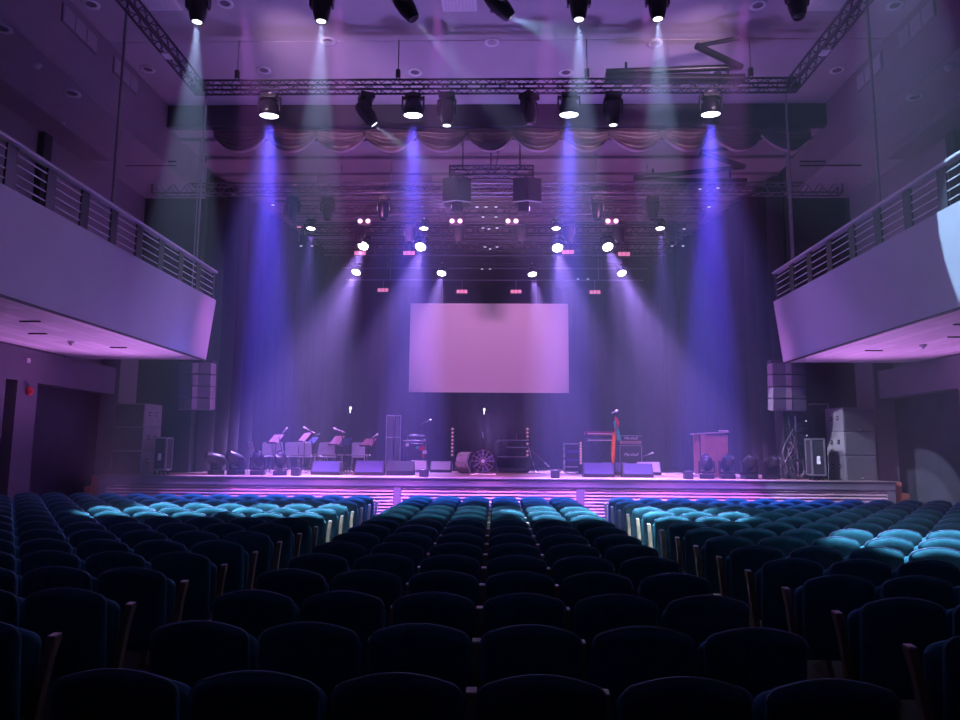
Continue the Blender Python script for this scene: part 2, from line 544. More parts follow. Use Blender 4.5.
for p, n in zip(DL, DN):
    z = ZC + (0.012 if p[1] < 60 else 0)
    q = atz(p[0], p[1], z)
    downlight((q.x, q.y, z), 'round white recessed downlight in the ' + n)
for (px, py), n in (((72, 93), 'lower ceiling over the left balcony, nearer the stage'), ((2, 28), 'lower ceiling at the far left edge'), ((915, 97), 'lower ceiling over the right balcony')):
    q = atz(px, py, ZL)
    downlight((q.x, q.y, ZL), 'round white recessed downlight in the ' + n)
for (px, py), n in (((37, 64), 'left, larger and nearer'), ((64, 123), 'left, tiny and lower'), ((949, 66), 'right, larger and nearer'), ((923, 126), 'right, tiny and lower')):
    q = atz(px, py, ZL - (0.2 if py > 100 else 0))
    r = 0.10 if py < 100 else 0.04
    t = thing('ceiling_sensor', 'small pale dome sensor on the lower ceiling, %s' % n, 'sensor', (q.x, q.y, q.z))
    MB().lathe([(0, -r), (r * 0.6, -r * 0.8), (r * 0.9, -r * 0.3), (r, 0), (0, 0)], 14).build('dome', M_white, t, smooth=True)
    MB().lathe([(0, -0.006), (r * 1.2, -0.006), (r * 1.2, 0), (0, 0)], 14).build('mount_ring', M_ceil, t)
for px, n in ((158, 'left'), (459, 'middle'), (829, 'right')):
    q = atz(px, -1 if px != 459 else 0, ZC + 0.012)
    t = thing('ceiling_vent', 'square white slotted ceiling vent at the top of the view, %s of three' % n, 'vent', (q.x, q.y, q.z), group='ceiling vents')
    MB().box((0, 0, -0.01), (0.72, 0.72, 0.02)).build('vent_frame', M_white, t)
    b = MB()
    for k in range(9):
        b.box((-0.28 + k * 0.07, 0, -0.024), (0.03, 0.6, 0.012))
    b.build('slats', M_grille, t)

# ------------------------------------------------------------------ seats
PIT = 0.565


def arch_outline(w, z0, z1, rc, crown, n=9, inset=0.0):
    """closed outline (x, z): square foot, rounded shoulders, crowned top"""
    hw = w / 2 - inset
    zb, zt = z0 + inset, z1 - inset
    pts = []
    rb = 0.04
    for k in range(5):
        a = -pi / 2 + k * (pi / 2) / 4
        pts.append((hw - rb + rb * cos(a), zb + rb + rb * sin(a)))
    r = max(rc - inset * 0.4, 0.03)
    zs = zt - crown - r * 0.8
    for k in range(n):
        a = k * (pi / 2) / (n - 1) * 0.86
        pts.append((hw - r + r * cos(a), zs + r * 0.8 * sin(a)))
    x1, zz1 = pts[-1]
    for k in range(1, 5):
        u = k / 5
        x = x1 * (1 - u)
        pts.append((x, zz1 + (zt - zz1) * (1 - (x / x1) ** 2)))
    right = pts
    top = (0.0, zt)
    left = [(-x, z) for x, z in reversed(right)]
    return right + [top] + left


def pad(loops_spec, w, z0, z1, rc, crown):
    """loops_spec: list of (inset, y)"""
    return [[(x, y, z) for x, z in arch_outline(w, z0, z1, rc, crown, inset=i)] for i, y in loops_spec]


def lean(loops, z_ref, k):
    return [[(x, y + (z_ref - z) * k, z) for x, y, z in lp] for lp in loops]


def make_seat():
    t = thing('theatre_seat', 'seat', 'seat', (0, 0, 0), group='theatre seats in rows facing the stage')
    spec = [(0.17, -0.058), (0.09, -0.056), (0.05, -0.050), (0.026, -0.040), (0.010, -0.024), (0.001, -0.004), (0.002, 0.016), (0.014, 0.036), (0.04, 0.050), (0.09, 0.058), (0.17, 0.060)]
    lp = lean(pad(spec, 0.512, 0.34, 0.955, 0.085, 0.03), 0.95, 0.10)
    br = MB().rings(lp).build('backrest', M_seat, t, smooth=True)
    o = [p for p in arch_outline(0.512, 0.34, 0.955, 0.085, 0.03) if p[1] > 0.72]
    MB().tube([(x * 1.002, -0.012 + (0.95 - z) * 0.10, z + 0.001) for x, z in o], 0.0042, 5).build('piping', M_rimlight, br, smooth=True)  # added rim line, stands in for light catching the top edge
    # tipped-up cushion
    spec = [(0.14, 0.0), (0.05, -0.004), (0.012, 0.012), (0.0, 0.04), (0.006, 0.08), (0.03, 0.105), (0.10, 0.118), (0.16, 0.12)]
    lp = [[(x, y + 0.15, z) for x, y, z in l] for l in pad(spec, 0.485, 0.40, 0.87, 0.09, 0.025)]
    MB().rings(lp).build('seat_cushion', M_seat, t, smooth=True)
    side_panel(t, 1)
    return t


def side_mesh():
    pts = [(0.0, 0.0), (0.05, 0.10), (0.105, 0.42), (0.20, 0.72), (0.235, 0.80), (0.30, 0.805), (0.30, 0.785), (0.25, 0.70), (0.16, 0.42), (0.12, 0.10), (0.28, 0.03), (0.28, 0.0)]
    return MB().prism(pts, lambda y, z: (-0.0235, y, z), lambda y, z: (0.0235, y, z))


SIDE_ME = None
CAP_ME = None
M_cap = mat('pale_armrest_cap', (0.60, 0.55, 0.48), 0.3, var=0.1)


def side_panel(t, s):
    global SIDE_ME
    if SIDE_ME is None:
        o = side_mesh().build('armrest_panel', M_wood, t)
        SIDE_ME = o.data
    else:
        o = bpy.data.objects.new('armrest_panel', SIDE_ME)
        COL.objects.link(o)
        o.parent = t
    o.location = (s * (PIT / 2), 0, 0)
    global CAP_ME
    if CAP_ME is None:
        c = MB().box((0, 0.268, 0.807), (0.047, 0.062, 0.012), rot=Matrix.Rotation(rad(4), 3, 'X'), bevel=0.003).build('armrest_cap', M_cap, o)
        CAP_ME = c.data
    else:
        c = bpy.data.objects.new('armrest_cap', CAP_ME)
        COL.objects.link(c)
        c.parent = o
    return o


proto = make_seat()
NROW, RY0, RSP = 15, 2.97, 0.83
AX = 2.32        # inner aisle edge of side blocks
placed = []


def row_words(i):
    if i == 0:
        return 'row nearest the camera'
    if i <= 7:
        return '%s nearest row' % ORD[i]
    j = NROW - 1 - i
    return 'front row by the stage' if j == 0 else '%s row from the stage' % ORD[j]


def add_seat(x, i, where, endleft):
    Y = RY0 + RSP * i
    o = copy_tree(proto)
    o.location = (x, Y, 0)
    lit = any((x - cx) ** 2 + (Y + 0.1 - cy) ** 2 < 1.5 for cx, cy in ((-4.8, 11.2), (-2.75, 11.2), (1.5, 11.2), (2.8, 11.2), (4.95, 7.7)))
    tone = 'teal-lit' if lit else ('blue-lit' if i >= 12 and abs(x) < 7 else 'dark navy')
    o['label'] = '%s seat, %s, %s' % (tone, where, row_words(i))
    if endleft:
        side_panel(o, -1)
    placed.append(o)


WC = ['at the left aisle end of centre block', 'second from left in centre block', 'left of the middle gap, centre block', 'right of the middle gap, centre block',
      'second from right in centre block', 'at the right aisle end of centre block']
for i in range(NROW):
    Y = RY0 + RSP * i
    for k in range(6):
        add_seat((k - 2.5) * PIT, i, WC[k], k == 0)
    nmax = min(14, int(math.ceil((0.672 * Y + 0.02 - AX) / PIT)))
    for s, sn in SIDES:
        for k in range(max(0, nmax)):
            x = s * (AX + PIT / 2 + k * PIT)
            if abs(x) + PIT / 2 > 9.98:
                continue
            w = 'on the aisle, %s block' % sn if k == 0 else '%s from the aisle, %s block' % (ORD[k], sn)
            add_seat(x, i, w, (s > 0 and k == 0))
for o in list(proto.children_recursive) + [proto]:
    bpy.data.objects.remove(o)
for k, o in enumerate(placed):
    o.name = 'theatre_seat' if k == 0 else 'theatre_seat.%03d' % k
print('SEATS', len(placed))

# ------------------------------------------------------------------ drapes, valance, screen
for s, sn in SIDES:
    def f(u, v):
        x = 8.62 - 1.5 * u + 0.10 * sin(u * 74) + 0.05 * sin(u * 31 + 1)
        y = 20.95 + 8.7 * u
        z = ZST + 0.02 + (10.2 - ZST) * v
        pinch = 0.25 * math.exp(-((v - 0.42) / 0.35) ** 2) * sin(u * 9)
        return (s * (x - 0.3 * pinch), y + 0.09 * sin(u * 74 + 1.5), z)
    o = MB().grid(f, 150, 14).build('stage_curtain', M_drape, smooth=True)
    tag(o, 'tall black pleated side curtain at the %s of the stage' % sn, 'curtain')


def f(u, v):
    x = -7.25 + 14.5 * u
    return (x, 29.85 + 0.07 * sin(u * 120) + 0.03 * sin(u * 47), ZST + 0.02 + (8.75 - ZST) * v)


o = MB().grid(f, 220, 8).build('stage_curtain', M_backdrop, smooth=True)
tag(o, 'wide dark backdrop curtain behind the projection screen', 'curtain')

# swagged valance under the header
PK = [205, 217, 268, 317, 366, 416, 467, 513, 561, 609, 661, 710, 760, 808]
t = thing('valance_curtain', 'gathered satin swag valance hanging under the dark header', 'curtain', (0, 18.3, 10.36))
for a, c in zip(PK, PK[1:]):
    if c - a < 20:
        continue
    xa, xc = at(a, 127, 18.3).x, at(c, 127, 18.3).x

    def f(u, v, xa=xa, xc=xc):
        hang = 1 - (2 * u - 1) ** 2
        top = 0.0 - 0.10 * hang * v
        drop = 0.10 + 0.26 * (1 - v) * 0 + v * (0.14 + 0.42 * hang)
        ripple = 0.24 * (abs(sin(v * pi * 5)) - 0.5) * (0.35 + 0.65 * hang)
        return (xa + (xc - xa) * (u * 1.06 - 0.03), -0.08 - 0.10 * hang * v + ripple - 0.03 * sin(u * pi * 2), top - drop + 0.06)
    MB().grid(f, 22, 40).build('swag', M_swag, t, smooth=True)
MB().box((0, 0.06, 0.0), (13.6, 0.05, 0.08)).build('mount_batten', M_header, t)
for px in (188, 616):
    pass

# projection screen
p0, p1 = at(409.5, 391.5, 28), at(567.5, 304.5, 28)
w, h = p1.x - p0.x, p1.z - p0.z
t = thing('projection_screen', 'large pink-lit rectangular projection screen hung over the stage', 'screen', ((p0.x + p1.x) / 2, 28, p0.z))
MB().box((0, 0, h / 2), (w - 0.06, 0.02, h - 0.06)).build('screen_fabric', M_screen, t)
b = MB()
for x in (-w / 2, w / 2):
    b.box((x, -0.005, h / 2), (0.05, 0.04, h + 0.05))
for z in (0, h):
    b.box((0, -0.005, z), (w, 0.04, 0.05))
b.build('frame', M_white, t)
for x in (-w * 0.3, w * 0.3):
    MB().cyl((x, 0, h), (x, 0.05, 9.0 - p0.z), 0.012, seg=6).build('hanging_cable', M_rod, t)


# ------------------------------------------------------------------ trusses
def span(parent, p0, p1, size, m, name='truss_span', rc=0.024, rl=0.011, pitch=0.42):
    p0, p1 = Vector(p0), Vector(p1)
    d = (p1 - p0)
    L = d.length
    d.normalize()
    side = d.cross(Vector((0, 0, 1))).normalized() * (size / 2)
    up = Vector((0, 0, size / 2))
    cs = [side + up, -side + up, -side - up, side - up]
    b = MB()
    for c in cs:
        b.cyl(p0 + c, p1 + c, rc, seg=7)
    o = b.build(name, m, parent)
    b = MB()
    n = max(2, int(L / pitch))
    for a, c in zip(cs, cs[1:] + cs[:1]):
        for k in range(n):
            q0 = p0 + d * (L * k / n)
            qm = p0 + d * (L * (k + 0.5) / n)
            q1 = p0 + d * (L * (k + 1) / n)
            b.cyl(q0 + a, qm + c, rl, seg=4, caps=False)
            b.cyl(qm + c, q1 + a, rl, seg=4, caps=False)
    for k in (0, n):
        q = p0 + d * (L * k / n)
        for a, c in zip(cs, cs[1:] + cs[:1]):
            b.cyl(q + a, q + c, rc, seg=5)
    b.build('lattice', m, o)
    return o


ZT = 9.84
t = thing('lighting_truss', 'dark box truss rectangle under the hall ceiling in front of the stage', 'truss', (0, 15.0, ZT))
XT = 6.55
span(t, (-XT, 0, 0), (XT, 0, 0), 0.22, M_truss)
for s in (-1, 1):
    span(t, (s * XT, -0.12, 0), (s * XT, -5.0, 0), 0.22, M_truss)
span(t, (-XT, -3.8, 0), (XT, -3.8, 0), 0.22, M_truss)
for s in (-1, 1):
    MB().box((s * XT, 0, 0), (0.26, 0.26, 0.03), bevel=0.01).box((s * XT, 0, -0.11), (0.26, 0.26, 0.03), bevel=0.01).build('corner_plate', M_truss, t)
for px, py in ((481, 89),):
    pass

for s in (-1, 1):
    MB().box((s * XT, -1.55, -0.148), (0.16, 0.22, 0.03), bevel=0.008).build('marker_plate', M_white, t)
MB().box((0.2, -0.145, 0.0), (0.26, 0.02, 0.06), bevel=0.006).build('marker_plate', M_white, t)

for px, n in ((237, 'leftmost'), (398, 'second from left'), (587, 'third from left'), (751, 'rightmost')):
    q = at(px, 80, 15.0)
    t = thing('chain_hoist', 'small chain hoist over the front truss, %s of four' % n, 'hoist', (q.x, 15.0, ZT + 0.14))
    MB().box((0, 0, 0.16), (0.10, 0.1, 0.2), bevel=0.02).build('hoist_body', M_fix, t)
    MB().cyl((0, 0, 0.26), (0, 0, ZC - ZT - 0.14), 0.012, seg=6).build('hanging_chain', M_rod, t)
    MB().cyl((0.0, 0.0, 0.08), (0.0, 0.0, 0.0), 0.03, seg=8).build('hook', M_steel, t)

STG = []
for k, (y, z, x, n, full) in enumerate(((19.7, 9.24, 9.75, 'first truss behind the swags, widest', 1), (21.3, 9.15, 6.4, 'second truss from the swags', 1), (23.2, 9.15, 6.3, 'third truss from the swags', 1),
                                        (25.0, 9.1, 6.3, 'fourth truss from the swags', 1), (26.8, 9.1, 6.2, 'fifth truss from the swags', 1))):
    t = thing('stage_truss', 'dark horizontal lighting truss over the stage, %s' % n, 'truss', (0, y, z), group='trusses over the stage')
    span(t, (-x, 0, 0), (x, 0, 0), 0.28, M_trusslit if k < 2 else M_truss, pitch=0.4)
    for s in (-1, 1):
        for xx in (x * 0.85, x * 0.3):
            MB().cyl((s * xx, 0, 0.14), (s * xx, 0, 10.3 - z), 0.012, seg=6).build('hanging_cable', M_rod, t)
for k, (y, z, x, n) in enumerate(((20.5, 9.2, 6.5, 'just behind the widest truss'), (22.3, 9.12, 6.5, 'between second and third truss'), (24.1, 9.1, 6.4, 'between third and fourth truss'),
                                  (25.9, 9.05, 6.3, 'between fourth and fifth truss'), (28.4, 8.72, 6.0, 'furthest back above the screen'), (27.6, 9.0, 6.0, 'behind the fifth truss'))):
    t = thing('fly_pipe', 'thin horizontal rigging pipe over the stage, %s' % n, 'pipe', (0, y, z), group='rigging pipes over the stage')
    MB().cyl((-x, 0, 0), (x, 0, 0), 0.03, seg=8).build('pipe', M_trusslit, t)
    for s in (-1, 1):
        MB().cyl((s * x * 0.7, 0, 0.0), (s * x * 0.7, 0, 10.3 - z), 0.01, seg=6).build('hanging_cable', M_rod, t)
for s, sn, pa, pb in ((-1, 'left', 126, 176), (1, 'right', 800, 861)):
    q0, q1 = at(pa, 165.5, 18.2), at(pb, 165.5, 18.2)
    t = thing('side_batten', 'short dark double batten under the lower ceiling, %s of the swags' % sn, 'batten', ((q0.x + q1.x) / 2, 18.2, q0.z))
    hl = (q1.x - q0.x) / 2
    for dz in (0.0, 0.11):
        MB().cyl((-hl, 0, dz), (hl, 0, dz), 0.022, seg=8).build('pipe', M_truss, t)
    for xx in (-0.6, 0.6):
        MB().cyl((xx * hl, 0, 0.0), (xx * hl, 0, max(0.15, ZL - q0.z)), 0.012, seg=6).build('hanging_bracket', M_rod, t)
# little status lights along the pipes
STK = [(477, 207), (486, 207), (496, 207), (483, 217), (496, 217), (483, 228), (489, 229), (497, 228), (485, 247), (490, 249), (497, 247), (700, 189), (718, 188), (709, 207), (684, 229), (672, 246), (683, 246),
       (273, 205), (299, 207), (301, 246), (312, 246), (482, 269), (490, 269), (578, 279), (588, 279)]
for px, py in STK:
    Y = 19.46 if py < 200 else 20.45 if py < 212 else 21.1 if py < 222 else 22.25 if py < 235 else 24.05 if py < 260 else 27.5
    q = at(px, py, Y)
    t = thing('status_light', 'tiny pale indicator light on a rigging pipe over the stage', 'light', (q.x, Y, q.z), group='indicator lights on the rigging')
    MB().box((0, 0, 0), (0.09, 0.03, 0.03), bevel=0.008).build('lamp_face', M_tick, t)
    MB().box((0, 0.035, 0.02), (0.12, 0.05, 0.07), bevel=0.01).build('mount_box', M_fix, t)


# folded cable arms on the trusses
def fold_arm(P, label, y):
    t = thing('folded_cable_tray', label, 'cable tray', (0, 0, 0))
    pts = {k: at(*v[:2], v[2]) for k, v in P.items()}
    def seg(a, c, r, nm):
        MB().cyl(pts[a], pts[c], r, seg=12).build(nm, M_fix, t, angle=40)
    seg('a', 'b', 0.11, 'hanging_tray')
    seg('c', 'd', 0.07, 'upper_tube')
    seg('d', 'e', 0.075, 'folded_tube')
    seg('e', 'f', 0.045, 'end_tube')
    for k in ('p', 'q'):
        a = pts[k]
        MB().box((a.x, a.y, a.z), (0.05, 0.05, 0.36)).build('post', M_fix, t)


fold_arm(dict(a=(605, 78, 15.3), b=(744, 79, 15.3), c=(606, 72, 15.3), d=(741, 67, 15.3), e=(697, 46, 14.5), f=(740, 38, 14.2), p=(626, 70, 15.3), q=(728, 71, 15.3)), 'long black folded cable arm lying on the front truss', 15.3)
fold_arm(dict(a=(634, 182, 19.9), b=(746, 182, 19.9), c=(634, 178, 19.9), d=(744, 167, 19.9), e=(701, 152, 19.3), f=(735, 148, 19.2), p=(653, 175, 19.9), q=(730, 174, 19.9)), 'long black folded cable arm on the widest stage truss', 19.9)


# ------------------------------------------------------------------ lights
def spot(loc, d, col, watt, ang, blend=0.3, radius=0.05, name='spot'):
    l = bpy.data.lights.new(name, 'SPOT')
    l.color = col
    l.energy = watt
    l.spot_size = rad(ang)
    l.spot_blend = blend
    l.shadow_soft_size = radius
    o = bpy.data.objects.new(name, l)
    COL.objects.link(o)
    o.location = loc
    o.rotation_mode = 'QUATERNION'
    o.rotation_quaternion = Vector(d).normalized().to_track_quat('-Z', 'Y')
    return o


def point(loc, col, watt, radius=0.2):
    l = bpy.data.lights.new('lamp', 'POINT')
    l.color = col
    l.energy = watt
    l.shadow_soft_size = radius
    o = bpy.data.objects.new('lamp', l)
    COL.objects.link(o)
    o.location = loc
    return o


def area(loc, d, col, watt, sx, sy):
    l = bpy.data.lights.new('wash', 'AREA')
    l.color = col
    l.energy = watt
    l.shape = 'RECTANGLE'
    l.size = sx
    l.size_y = sy
    o = bpy.data.objects.new('wash', l)
    COL.objects.link(o)
    o.location = loc
    o.rotation_mode = 'QUATERNION'
    o.rotation_quaternion = Vector(d).normalized().to_track_quat('-Z', 'Y')
    o.visible_camera = True
    return o


def moving_head(loc, aim, label, hang=True, k=1.0, lens=None, group=None, body=None, cat='stage light'):
    """returns (thing, lens centre in the world, aim)"""
    aim = Vector(aim).normalized()
    rz = atan2(aim.y, aim.x) + pi / 2 if abs(aim.x) + abs(aim.y) > 1e-3 else 0.0
    t = thing('moving_head_light', label, cat, loc, rz, group)
    s = -1 if hang else 1
    body = body or M_fix
    lens = lens or M_lensoff
    b = MB()
    b.box((0, 0, s * 0.06 * k), (0.34 * k, 0.30 * k, 0.12 * k), bevel=0.015 * k)
    b.box((0, 0, s * 0.125 * k), (0.22 * k, 0.22 * k, 0.03 * k), bevel=0.006 * k)
    b.build('base', body, t)
    b = MB()
    b.box((0, 0, s * 0.155 * k), (0.40 * k, 0.12 * k, 0.05 * k), bevel=0.012 * k)
    for x in (-1, 1):
        b.prism([(-0.06, 0.14), (0.06, 0.14), (0.075, 0.30), (0.05, 0.44), (-0.05, 0.44), (-0.075, 0.30)],
                lambda y, z, x=x: (x * 0.165 * k, y * k, s * z * k), lambda y, z, x=x: (x * 0.20 * k, y * k, s * z * k))
    b.build('yoke', body, t)
    piv = Vector((0, 0, s * 0.38 * k))
    la = Matrix.Rotation(-rz, 3, 'Z') @ aim
    q = la.to_track_quat('-Z', 'Y')
    prof = [(0, 0.24), (0.09, 0.235), (0.135, 0.20), (0.155, 0.10), (0.158, 0.0), (0.15, -0.12), (0.125, -0.24), (0.105, -0.30), (0.10, -0.31), (0.085, -0.31), (0.085, -0.29), (0, -0.29)]
    h = MB().lathe([(r * k, z * k) for r, z in prof], 20).build('head', body, t, smooth=True, loc=piv, rot=q)
    MB().lathe([(0, -0.31 * k), (0.05 * k, -0.308 * k), (0.083 * k, -0.298 * k), (0.083 * k, -0.285 * k), (0, -0.285 * k)], 20).build('lens', lens, h, smooth=True)
    if hang:
        MB().box((0, 0, 0.03), (0.08 * k, 0.06 * k, 0.07)).build('mount_clamp', M_rod, t)
    wp = Vector(loc) + Matrix.Rotation(rz, 3, 'Z') @ piv
    return t, wp + aim * 0.33 * k, aim


def wash(loc, aim, label, k=1.0, lens=None, group=None):
    aim = Vector(aim).normalized()
    rz = atan2(aim.y, aim.x) + pi / 2 if abs(aim.x) + abs(aim.y) > 1e-3 else 0.0
    t = thing('wash_light', label, 'stage light', loc, rz, group)
    b = MB()
    b.box((0, 0, -0.05 * k), (0.36 * k, 0.24 * k, 0.1 * k), bevel=0.015 * k)
    for x in (-1, 1):
        b.box((x * 0.235 * k, 0, -0.22 * k), (0.03 * k, 0.10 * k, 0.34 * k), bevel=0.006 * k)
    b.box((0, 0, -0.085 * k), (0.49 * k, 0.1 * k, 0.04 * k))
    b.build('yoke', M_fix, t)
    piv = Vector((0, 0, -0.32 * k))
    q = (Matrix.Rotation(-rz, 3, 'Z') @ aim).to_track_quat('-Z', 'Y')
    prof = [(0, 0.20), (0.10, 0.20), (0.16, 0.16), (0.19, 0.06), (0.215, -0.04), (0.22, -0.15), (0.205, -0.16), (0.2, -0.14), (0, -0.14)]
    h = MB().lathe([(r * k, z * k) for r, z in prof], 24).build('housing', M_fix, t, smooth=True, loc=piv, rot=q)
    MB().lathe([(0, -0.165 * k), (0.12 * k, -0.162 * k), (0.195 * k, -0.15 * k), (0.195 * k, -0.13 * k), (0, -0.13 * k)], 24).build('lens', lens or M_lensb, h, smooth=True)
    MB().box((0, 0, 0.03), (0.08 * k, 0.06 * k, 0.07)).build('mount_clamp', M_rod, t)
    return t, Vector(loc) + Matrix.Rotation(rz, 3, 'Z') @ piv + aim * 0.19 * k, aim


TEAL, BLUE, VIOLET, LILAC, MAG, PALE = (0.50, 0.68, 1.0), (0.10, 0.07, 1.0), (0.32, 0.18, 1.0), (0.46, 0.27, 1.0), (0.85, 0.25, 0.95), (0.65, 0.72, 1.0)
E_TEAL, E_BLUE, E_STAGE = 14000, 165000, 22000

# upper row of moving heads, on the near run of the truss
UP = [(197, 22, (0, 0, -1), 1), (321, 24, (0, 0.02, -1), 1), (404, 20, (0.5, 0.1, -0.75), 0), (498, 18, (0.75, 0.35, -0.62), 2), (579, 26, (0, 0, -1), 1), (658, 24, (0, 0, -1), 1), (798, 22, (0.03, -0.1, -1), 0)]
for k, (px, py, d, on) in enumerate(UP):
    Y = 11.2
    q = at(px, py, Y)
    _, lp, a = moving_head((q.x, Y, ZT - 0.19), d, 'black moving head light at the top of the view, %s from left%s' % (ORD[k], ', tilted' if d[0] > 0.2 else ''), k=0.98, lens=M_lensdim if on else M_lensoff)
    if on == 1:
        spot(lp, a, TEAL, E_TEAL, 19, 0.35, 0.04)
    if k == 2:
        spot(lp, Vector((8.9, 17.9, 0.75)) - lp, PALE, 8000, 12.5, 0.03, 0.03)  # extra pale spot added at this dark-lensed head for the right stage end
    if on == 2:
        tgt = Vector((6.86, 9.0, 4.9))
        spot(lp, tgt - lp, (0.38, 0.68, 1.0), 5000, 25, 0.02, 0.03)

# fixtures on the front truss
WL = []
for k, px in enumerate((269, 413, 569, 711)):
    q = at(px, 115, 15.0)
    _, lp, a = wash((q.x, 15.0, ZT - 0.19), (0, 0.13, -1), 'round wash light with bright blue-white lens on front truss, %s from left' % ORD[k], lens=M_lensb, group=None)
    spot(lp, a, BLUE, E_BLUE * (1.0 if k in (0, 3) else 0.65), 14.5, 0.5, 0.12)
    spot(lp, (0, 0.12, -1), (0.12, 0.16, 1.0), 9000, 50, 0.8, 0.12)
    WL.append(lp)
FT = [(366, (0.55, 0.25, -0.75), 1), (447, (0, 0, -1), 1), (529, (0.1, -0.1, -1), 0), (613, (0, 0, -1), 1)]
for k, (px, d, on) in enumerate(FT):
    q = at(px, 110, 15.0)
    _, lp, a = moving_head((q.x, 15.0, ZT - 0.19), d, 'moving head light on the front truss, %s from left between the wash lights' % ORD[k], k=1.05, lens=M_lensdim if on else M_lensoff)
    if k == 0:
        tgt = Vector((8.6, 18.0, 1.1))
        spot(lp, tgt - lp, PALE, 9000, 14.5, 0.02, 0.03)
    elif on:
        spot(lp, a, (0.8, 0.75, 1.0), 900, 9, 0.3, 0.04)

# bright stage lights
BR = [(311, 229, 21.3, 0.62, (0, -0.1, -1)), (424, 229, 21.3, 0.62, (0, -0.1, -1)), (556, 229, 21.3, 0.62, (0, -0.1, -1)), (660, 229, 21.3, 0.62, (0, -0.1, -1)),
      (364, 247, 23.2, 0.85, (-0.15, -0.62, -0.9)), (421, 248, 23.2, 0.85, (-0.1, -0.62, -0.9)), (557, 249, 23.2, 0.85, (0.08, -0.62, -0.9)), (607, 248, 23.2, 0.85, (0.15, -0.62, -0.9)),
      (357, 273, 26.8, 0.8, (-0.2, -0.5, -0.9)), (442, 274, 26.8, 0.8, (-0.12, -0.4, -0.9)), (532, 275, 26.8, 0.8, (0.12, -0.3, -0.9)), (621, 274, 26.8, 0.8, (0.2, -0.5, -0.9))]
RW = ['front row of bright stage lights, %s from left', 'middle row of bright stage lights, %s from left', 'rear row of bright stage lights, %s from left']
for k, (px, py, Y, sc, d) in enumerate(BR):
    Y -= 0.3 if k >= 4 else 0.0
    q = at(px, py, Y)
    d = Vector(d).normalized()
    zt = 8.95
    # hang so that the lens sits where it shows
    zhang = q.z + 0.32 * sc + 0.17 * sc * abs(d.z)
    t, lp, a = wash((q.x, Y, zhang), d, 'stage wash light with glowing white lens, ' + RW[k // 4] % ORD[k % 4], k=sc, lens=M_lensw)
    if zt - zhang > 0.06:
        MB().cyl((0, 0, 0.01), (0, 0, zt - zhang), 0.02, seg=6).build('hanging_arm', M_rod, t)
    spot(lp, a, (LILAC if k >= 4 else VIOLET), E_STAGE * (0.5 if k < 4 else 1.0), 30 if k >= 4 else 22, 0.7, 0.1 * sc)

# dark moving heads hung from the first stage truss
for k, px in enumerate((294, 328, 384, 597, 652)):
    q = at(px, 195, 19.7)
    moving_head((q.x, 19.7, 9.24 - 0.235), (0.0, -0.15, -1), 'dark moving head light under the widest stage truss, %s from left' % ORD[k], k=0.95)
for k, px in enumerate((361, 411, 460, 519, 568, 618, 669)):
    q = at(px, 226, 22.3)
    zt = 9.10
    t, lp, a = moving_head((q.x, 22.1, q.z + 0.05), (0, -0.25, -1), 'moving head light with pinkish sheen in mid-stage rigging, %s from left' % ORD[k], k=1.0, body=M_fixgrey)
    MB().cyl((0, 0, 0.05), (0, 0, max(0.06, zt - q.z - 0.05)), 0.02, seg=6).build('hanging_arm', M_rod, t)
# twin blinders
for k, px in enumerate((364, 456, 512, 612)):
    q = at(px, 221, 21.0)
    t = thing('blinder_light', 'twin-lamp pink blinder light under the second truss, %s from left' % ORD[k], 'stage light', (q.x, 21.0, q.z))
    MB().box((0, 0.07, 0), (0.40, 0.14, 0.18), bevel=0.02).build('housing', mat('pinkish_blinder_box', (0.5, 0.25, 0.33), 0.5), t)
    for x in (-0.12, 0.12):
        MB().lathe([(0, 0.03), (0.05, 0.025), (0.07, 0.0), (0, 0)], 16, Matrix.Translation((x, 0, 0)) @ Matrix.Rotation(pi / 2, 4, 'X')).build('lamp', M_pinkdot, t, smooth=True)
    MB().cyl((0, 0.07, 0.08), (0, 0.07, 9.0 - q.z), 0.015, seg=6).build('hanging_arm', M_rod, t)
# pink LED strobe bars
SB = [(360, 253), (409, 253), (568, 252), (624, 254), (299, 227), (383, 290), (462, 291.5), (516, 291.5), (595, 292)]
SBN = ['upper row, first from left', 'upper row, second from left', 'upper row, third from left', 'upper row, fourth from left', 'tiny, beside the left front stage light',
       'lower row, first from left', 'lower row, second from left', 'lower row, third from left', 'lower row, fourth from left']
for k, (px, py) in enumerate(SB):
    Y = 24.1 if k < 5 else 28.3
    q = at(px, py, Y)
    wd = 0.42 if k < 4 else (0.16 if k == 4 else 0.44)
    t = thing('led_strobe', 'flat pink-glowing LED strobe bar over the stage, %s' % SBN[k], 'stage light', (q.x, Y, q.z))
    MB().box((0, 0.06, 0), (wd + 0.04, 0.1, 0.18 if k != 4 else 0.08), bevel=0.01).build('housing', M_fix, t)
    b = MB()
    nn = 3 if k != 4 else 1
    for j in range(nn):
        b.box((-wd / 2 + (j + 0.5) * wd / nn, 0.005, 0), (wd / nn - 0.02, 0.02, 0.13 if k != 4 else 0.05))
    b.build('lamp_panel', M_pink, t)
    MB().cyl((0, 0.06, 0.05), (0, 0.06, (9.05 if k < 5 else 8.7) - q.z), 0.012, seg=6).build('hanging_arm', M_rod, t)

